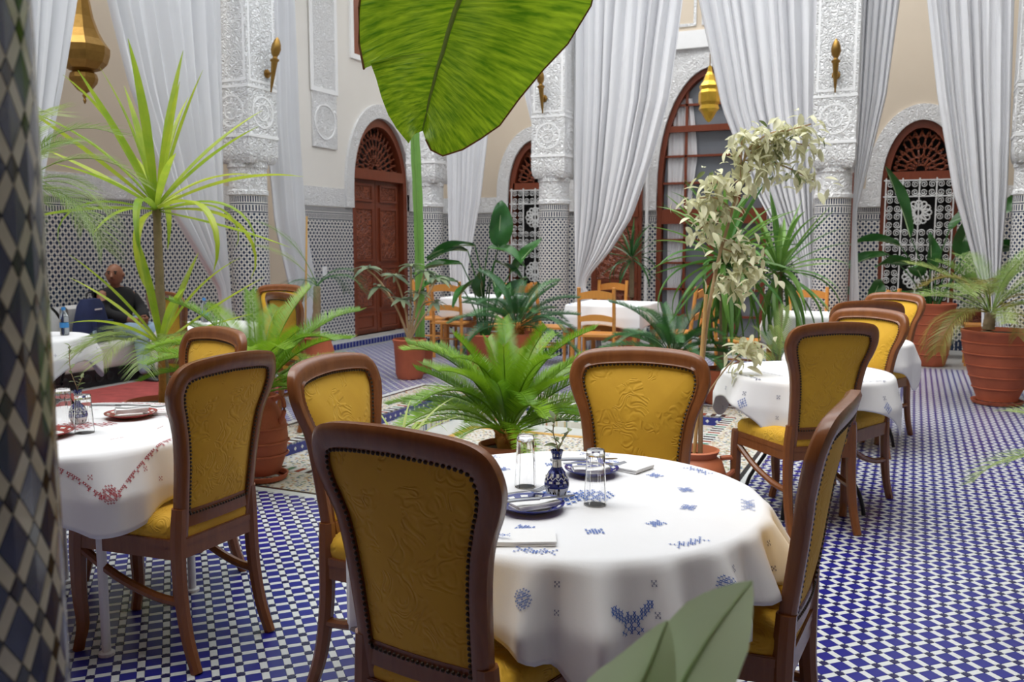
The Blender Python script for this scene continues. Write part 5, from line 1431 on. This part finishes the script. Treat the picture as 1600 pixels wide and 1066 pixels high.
for (dx, z_, L, W, a, e, bd, rl) in ((-.30, 1.95, .78, .24, 2.3, 1.15, .15, 1.2), (-.42, 1.42, .55, .20, 3.4, .35, .9, .3), (-.55, 1.32, .50, .18, 3.5, -.1, .8, -.4), (-.30, 1.20, .45, .17, 3.8, .2, .7, .6), (-.05, 1.12, .42, .20, 1.4, 1.2, .3, 1.0), (.25, 1.30, .48, .22, .9, 1.0, .4, .9), (.45, 1.25, .55, .20, .2, .5, .9, .2), (.15, 1.6, .34, .16, .3, .9, .6, .3), (.55, 1.40, .5, .18, .1, .3, 1.2, -.2), (-.15, 1.05, .4, .18, 4.4, .6, .8, .4), (.30, .98, .5, .16, 5.4, .5, 1.1, 0)):
    broad(sr_, (dx * .1, 0, .68), (dx * math.cos(VR), dx * math.sin(VR), z_ if z_ < 1.9 else 1.52), L * 1.2, W * 1.25, a, e, bd, 'leaf_strelitzia', rl)
broad(sr_, (.05, 0, .68), (.62, .05, 1.78), .75, .22, .25, .62, .35, 'leaf_strelitzia', .9)

# ---- palm in the big right urn and the small rust palm fronds
pr_ = thing('potted_palm', 'feathery palm with rusty fronds in a large ridged terracotta urn', 'potted plant', (.74, 9.08, .003))
pot(pr_, [(.17, .035)] + [(r * (.98 + .27 * min(1, z / .5)), z * .86 + .03) for r, z in URN[1:]], 'terracotta', .63, .29, [(r * (.985 + .27 * min(1, z / .5)), z * .86 + .03) for r, z in RIDG], .205)
trunk(pr_, [(-.10, 0, .60), (-.10, 0, .70), (-.09, 0, .82)], (.06, .04), 'bark')
PF = [frond_me(.85, 1.2, .24, 44, .009, 'leaf_palm', .22, .25, .8, .2, .006, 51), frond_me(.80, 1.9, .22, 44, .009, 'leaf_palm_rust', .22, .15, .8, .35, .006, 52), frond_me(.75, .8, .20, 44, .009, 'leaf_palm', .25, .3, .8, .15, .006, 53)]
crown(pr_, PF, 30, .82, lambda q: .1 + 1.25 * q, 54, sc=(.8, 1.1), x=-.09)
sm_ = thing('potted_palm', 'slender young palm with cane stake beside the narrow curtain', 'potted plant', (-5.2, 6.95, .003))
pot(sm_, [(.12, 0), (.15, .08), (.19, .25), (.18, .42), (.15, .52), (.16, .55), (.14, .555), (.13, .5)], 'terracotta', .5, .13)
trunk(sm_, [(0, 0, .48), (.02, .01, .8), (.03, .01, 1.04)], (.045, .03), 'bark')
PS = [frond_me(.85, .9, .24, 30, .006, 'leaf_palm', .3, .2, .85, .3, .005, 61), frond_me(.55, 2.0, .20, 26, .006, 'leaf_cycad_dark', .25, .1, .8, .4, .005, 62)]
for k, (a, e, i_) in enumerate(((3.5, 1.25, 0), (3.3, .9, 0), (.3, .8, 1), (5.2, .7, 1), (1.5, .7, 1), (2.6, .6, 1), (4.4, .6, 1), (.9, 1.0, 1))):
    o = link('frond', PS[i_], sm_); orient(o, (.03, .01, 1.04), a, e, 0, .95)
MB().tube([(-.10, -.02, .5), (-.06, 0, 1.7)], .010, 7).build('cane_stake', 'cane', sm_, True)
pl_ = thing('potted_palm', 'fine-leaved palm spilling from behind the close tiled column', 'potted plant', (-3.70, 2.74, .003))
pot(pl_, [(.13, 0), (.16, .28), (.175, .31), (.16, .32), (.15, .28)], 'terracotta', .29, .15)
trunk(pl_, [(0, 0, .27), (.0, .01, .9), (0, 0, 1.60)], (.04, .03), 'bark')
PP = [frond_me(.75, 1.7, .24, 40, .008, 'leaf_palm', .3, .2, .8, .3, .004, 66), frond_me(.6, 1.2, .22, 36, .008, 'leaf_palm', .3, .2, .8, .3, .004, 67)]
crown(pl_, PP, 28, 1.66, lambda q: .15 + 1.2 * q, 68, sc=(.62, .82))
re_ = thing('potted_palm', 'small drooping palm at the right edge of the tiled floor', 'potted plant', (.65, 3.62, .003))
pot(re_, [(.12, 0), (.15, .28), (.165, .31), (.15, .32), (.14, .28)], 'terracotta', .29, .14); trunk(re_, [(0, 0, .27), (0, 0, .62)], (.03, .025), 'bark')
crown(re_, PP, 12, .62, lambda q: .2 + 1.1 * q, 69, sc=(.58, .66))

# ---- candelabra cactus, grey-leaved shrub, spider plant, low fern
cc = thing('columnar_cactus', 'single tall green columnar cactus in front of the corner column', 'potted plant', (-5.02, 8.62, .003))
pot(cc, [(.13, 0), (.15, .28), (.165, .31), (.15, .32), (.14, .28)], 'terracotta', .29, .14)
rows = []
for k in range(25):
    z = .25 + 2.60 * k / 24; w = .046 * (1 + .05 * math.sin(k * 1.7)) * (1 if k < 24 else .2)
    rows.append([(w * (1.25 if j % 2 == 0 else .72) * math.cos(2 * PI * j / 10) - .05 * (z - .3) / 2.6, w * (1.25 if j % 2 == 0 else .72) * math.sin(2 * PI * j / 10) + .06 * math.sin(z), z) for j in range(10)])
MB().grid(rows, True).build('ribbed_stem', 'cactus', cc, 30)
gl_ = small_leaf(.17, .028, 'leaf_grey', 'leaf', .5)
gs = thing('potted_shrub', 'grey-leaved branching shrub in a dark pot before the carved door', 'potted plant', (-4.90, 8.20, .003))
pot(gs, [(.13, .0), (.15, .05), (.17, .38), (.185, .42), (.17, .43), (.16, .38)], 'terracotta', .40, .155)
rr = random.Random(77)
for (x, z, q) in ((-.42, 1.18, 1), (-.28, .98, 1), (-.12, 1.10, 1), (.05, 1.20, 1), (.20, 1.15, 1), (.33, 1.08, 1), (.12, .92, 1), (-.05, .85, 1), (.30, .82, 1)):
    tip = (x * math.cos(VR), x * math.sin(VR) - .05, z)
    MB().tube(smoothpath([(0, 0, .38), (x * .35, 0, .38 + (z - .38) * .45), (x * .8, -.02, .38 + (z - .38) * .8), tip], 5), .011, 6).build('branch', 'twig', gs, True)
    for k in range(9):
        o = link('leaf', gl_, gs); orient(o, tip, k * .75 + rr.uniform(-.2, .2), rr.uniform(-.2, .55), rr.uniform(-.5, .5), rr.uniform(.75, 1.1))
SPL = [blade_me(.42, .010, b, 'leaf_spider', .5) for b in (.8, 1.6, 2.2)]
sp_ = thing('spider_plant', 'pale striped spider plant in a small pot by the near basin edge', 'potted plant', (-2.36, 3.85, .003))
pot(sp_, [(.09, 0), (.11, .2), (.14, .33), (.15, .36), (.135, .37), (.125, .33)], 'terracotta', .34, .12)
rr = random.Random(80)
for k in range(34):
    o = link('leaf', SPL[k % 3], sp_); orient(o, (0, 0, .34), k * 2.4, .25 + .033 * k + rr.uniform(-.1, .1), rr.uniform(-.3, .3), rr.uniform(.7, 1.1))
lf_ = thing('potted_fern', 'low wispy fern between the yuccas and the velvet chairs', 'potted plant', (-.98, 7.55, .003))
pot(lf_, [(.12, 0), (.14, .4), (.16, .44), (.145, .45), (.135, .4)], 'terracotta', .42, .13)
FE = [frond_me(.55, 1.1, .13, 22, .008, 'leaf_cycad_dark', .2, .2, .7, .2, .004, 81), frond_me(.5, .7, .12, 22, .008, 'leaf_palm', .2, .2, .7, .2, .004, 82)]
crown(lf_, FE, 20, .42, lambda q: .3 + 1.1 * q, 83, sc=(.7, 1.05))
t_ = thing('pot_plant', 'single broad dark leaf plant just right of the tiled column', 'potted plant', (-.45, 11.2, .003))
pot(t_, [(.12, 0), (.14, .3), (.16, .34), (.145, .35), (.135, .3)], 'terracotta', .32, .13)
for (dx, z_, a, e) in ((0, .75, 1.0, .9), (-.1, .7, 2.4, .8), (.1, .7, .2, .6)): broad(t_, (0, 0, .3), (dx, 0, z_), .42, .2, a, e, .6, 'leaf_strelitzia', .9)

# ---- variegated weeping fig with stake, in the handled amphora
fg_ = thing('variegated_fig', 'spindly cream-leaved variegated fig tied to a cane in a handled clay jar', 'potted plant', (-1.03, 4.66, .003))
pot(fg_, [(.10, 0), (.125, .03), (.165, .14), (.172, .22), (.150, .29), (.118, .315), (.128, .335), (.135, .35), (.12, .355), (.105, .31)], 'terracotta_smooth', .30, .11)
MB().tube(smoothpath([(.13, .06, .30), (.19, .09, .30), (.20, .09, .24), (.16, .07, .20)], 4), .014, 8).build('handle', 'terracotta_smooth', fg_, True)
MB().tube([(.0, .0, .28), (.045, .0, 1.18)], .010, 8).build('cane_stake', 'cane', fg_, True)
main = smoothpath([(.03, .02, .28), (.03, .01, .75), (.05, .02, 1.05), (.09, .06, 1.35), (.14, .10, 1.58), (.18, .14, 1.78), (.20, .18, 1.95)], 6)
MB().tube(main, [.013 - .0002 * k for k in range(len(main))], 8).build('trunk', 'twig', fg_, True)
vl = small_leaf(.078, .017, 'leaf_variegated', 'leaf', .35); vg = small_leaf(.065, .014, 'leaf_olive', 'leaf', .3)
rr = random.Random(91); nleaf = 0
RT = Vector((math.cos(VR), math.sin(VR), 0))
brs = [((.18, .14, 1.78), .05, .22), ((.20, .18, 1.93), .18, .10), ((.20, .18, 1.93), .34, .03), ((.19, .16, 1.88), .40, -.10), ((.16, .12, 1.68), -.10, .10), ((.15, .11, 1.62), -.22, .06), ((.14, .1, 1.58), -.16, -.06), ((.17, .14, 1.75), .16, .14), ((.12, .08, 1.46), .12, -.06), ((.11, .07, 1.42), .16, -.16), ((.08, .04, 1.28), .10, -.08), ((.20, .18, 1.9), .30, .16), ((.04, .02, .62), .26, .30)]
for b, dx, dz in brs:
    b = Vector(b); e = b + RT * dx + Vector((rr.uniform(-.05, .05), rr.uniform(-.05, .05), dz)); mid = (b + e) / 2 + Vector((0, 0, .03))
    pth = smoothpath([b, mid, e], 6); MB().tube(pth, .0045, 5).build('branch', 'twig', fg_, True)
    low = b.z < 1
    n = 36 if low else 22
    for k in range(n):
        q = pth[min(len(pth) - 1, rr.randint(4 if not low else 9, 12))] + Vector((rr.gauss(0, .035), rr.gauss(0, .035), rr.gauss(0, .030)))
        if nleaf >= 298: break
        o = link('leaf', vg if (not low and dx > .3 and rr.random() < .45) or (not low and rr.random() < .12) else vl, fg_); orient(o, q, rr.uniform(0, 6.28), rr.uniform(-1.1, .3), rr.uniform(-.6, .6), rr.uniform(.7, 1.15)); nleaf += 1

more = MB(); vv = [v.co.copy() for v in vl.vertices]; ff = [tuple(p.vertices) for p in vl.polygons]
for b, dx, dz in brs:
    b = Vector(b); e = b + RT * dx + Vector((0, 0, dz)); low = b.z < 1
    for k in range(26 if low else 44):
        q = b.lerp(e, rr.uniform(.55 if low else .2, 1.08)) + Vector((rr.gauss(0, .045), rr.gauss(0, .045), rr.gauss(.005, .038)))
        M_ = Matrix.Rotation(rr.uniform(0, 6.28), 3, 'Z') @ Matrix.Rotation(rr.uniform(-.3, 1.2), 3, 'Y') @ Matrix.Rotation(rr.uniform(-.6, .6), 3, 'X'); sc_ = rr.uniform(.65, 1.05)
        more.add([q + M_ @ (p * sc_) for p in vv], ff)
tag(more.build('leaf_mass', 'leaf_variegated', fg_, True, fixn=False), kind='stuff')

# ---- big banana leaf arching in from the right, and the soft leaf low in front
bn_ = thing('banana_plant', 'banana plant with one huge bright green leaf hanging into view', 'plant', (1.0, .85, .003))
pot(bn_, [(.19, 0), (.2, .05), (.25, .42), (.27, .46), (.25, .47), (.24, .42)], 'terracotta', .43, .23)
trunk(bn_, [(0, 0, .4), (.02, 0, 1.2), (0, .02, 2.1)], (.075, .05), 'cactus', 'pseudostem', False)
cen = [(0, .01), (.004, .028), (.011, .056), (.017, .087), (.026, .119), (.036, .158), (.052, .206), (.063, .245), (.079, .293), (.092, .325), (.125, .45), (.155, .61), (.185, .77), (.2, .85)]
lef = [(-.018, -.010), (-.030, -.028), (-.062, .012), (-.082, .045), (-.100, .090), (-.115, .140), (-.128, .176), (-.150, .172), (-.163, .235), (-.163, .325), (-.14, .47), (-.08, .62), (.04, .76), (.2, .85)]
rig = [(.012, -.020), (.024, -.044), (.052, -.056), (.10, -.040), (.142, -.012), (.19, .025), (.238, .090), (.30, .168), (.36, .235), (.418, .33), (.45, .47), (.43, .62), (.33, .76), (.2, .85)]
m = MB(); uvs = []
def sheet(edge, sgn):
    rows = []
    for k, (c, e) in enumerate(zip(cen, edge)):
        row = []
        for j in range(9):
            q = j / 8; x = c[0] + (e[0] - c[0]) * q; y = c[1] + (e[1] - c[1]) * q
            wd = abs(e[0] - c[0]); out = .10 * (wd / .3) * q * q - .05 * math.sin(PI * q * .5) + .006 * math.sin(k * 2.1 + q * 4) - .15 * (c[1] - .1) ** 2
            row.append((x, out, y)); uvs.append((q * sgn, (c[1] + .0) / .85))
        rows.append(row)
    return rows
def refine(edge):
    return edge
lrow = sheet(lef[:7], -1); m.grid(lrow); 
base_uv = list(uvs)
lrow2 = []
uvs2 = []
cen_b, lef_b = cen[6:], lef[6:]
lef_b = [(-.150, .172)] + list(lef_b[1:])
for k, (c, e) in enumerate(zip(cen_b, lef_b)):
    row = []
    for j in range(9):
        q = j / 8; row.append((c[0] + (e[0] - c[0]) * q, .10 * (abs(e[0] - c[0]) / .3) * q * q - .05 * math.sin(PI * q * .5) + .02 * q - .15 * (c[1] - .1) ** 2, c[1] + (e[1] - c[1]) * q)); uvs.append((-q, c[1] / .85))
    lrow2.append(row)
m.grid(lrow2)
m.grid(sheet(rig, 1))
bl = m.build('leaf', 'leaf_banana', bn_, True, fixn=False)
uvl = bl.data.uv_layers.new(name='UVMap')
for lp in bl.data.loops: uvl.data[lp.index].uv = uvs[lp.vertex_index]
mr = MB().tube([(x, -.004 - .15 * (y - .1) ** 2, y) for x, y in cen], [.0016 + .0006 * k for k in range(14)], 8).build('midrib', 'leaf_spider', bl, True)
edge_ = MB().tube([(p[0][-1] if 0 else p[-1]) for p in lrow2[:5]], .0035, 5).build('brown_margin', 'rim_brown', bl, True)
MB().tube([r_[-1] for r_ in sheet(rig, 1)[:11]], .0022, 5).build('brown_margin', 'rim_brown', bl, True)
del uvs[-126:]
LT = Vector((-1.12, 1.95, 1.715))
bl.location = LT - Vector((1.0, .85, .003)); bl.rotation_euler = (R(-4), 0, R(24.25))
tipw = Vector((.2 * math.cos(VR), .2 * math.sin(VR), .85)) + bl.location
MB().tube(smoothpath([(0, .02, 2.05), (-.3, .2, 2.75), (-.85, .6, 3.05), (-1.5, .98, 2.95), tipw + Vector((.06, .02, .12)), tipw], 6), [.03 - .0005 * k for k in range(31)], 8).build('leaf_stalk', 'leaf_yucca', bn_, True)
for k, (a, e) in enumerate(((.2, .9), (-.9, 1.0))): broad(bn_, (0, .02, 2.0), (.25 * math.cos(a), .25 * math.sin(a), 2.5), .9, .4, a, e, 1.2, 'leaf_banana' if 0 else 'leaf_yucca_green', 0, .1, .02)
fr_ = thing('leafy_plant', 'soft sage-green broad leaves rising in front of the tablecloth', 'plant', (-.21, .80, .003))
pot(fr_, [(.09, 0), (.10, .04), (.12, .34), (.13, .38), (.12, .39), (.11, .35)], 'terracotta', .36, .10)
def bigleaf(base, ctrl, widths, nrm, fold=.25):
    sp = smoothpath(ctrl, 5); rows = []; n = len(sp) - 1; nv = Vector(nrm).normalized()
    for k, c in enumerate(sp):
        tg = (sp[min(k + 1, n)] - sp[max(k - 1, 0)]).normalized(); sd_ = tg.cross(nv).normalized(); w = lerp(widths, k / n)
        rows.append([c + sd_ * (s_ * w) + nv * (fold * abs(s_) * w) for s_ in (-1, -.6, -.25, 0, .25, .6, 1)])
    o = MB().grid(rows).build('leaf', 'leaf_sage', fr_, True, fixn=False)
    MB().tube(sp, [.004 * (1 - .8 * k / n) for k in range(n + 1)], 6).build('midrib', 'leaf_sage', o, True)
    MB().tube(smoothpath([base, (Vector(base) + sp[0]) / 2, sp[0]], 4), .006, 6).build('leaf_stalk', 'leaf_sage', fr_, True)
O = Vector((-.21, .80, .003)); tow = Vector((math.sin(VR) * .5, -math.cos(VR), .55))
def W3(x, y, z): return Vector((x, y, z)) - O
bigleaf((0, 0, .35), [W3(-.245, .79, .84), W3(-.205, .80, .98), W3(-.165, .82, 1.07), W3(-.128, .845, 1.128)], [(0, .01), (.25, .036), (.5, .046), (.75, .034), (.9, .013), (1, .0005)], tow)
bigleaf((0, 0, .35), [W3(-.30, .76, .80), W3(-.255, .77, .95), W3(-.215, .78, 1.04), W3(-.196, .79, 1.098)], [(0, .01), (.3, .042), (.55, .045), (.8, .020), (1, .0005)], tow)
bigleaf((0, 0, .35), [W3(-.16, .76, .75), W3(-.10, .74, .88), W3(-.06, .73, .95)], [(0, .01), (.5, .05), (1, .001)], tow)
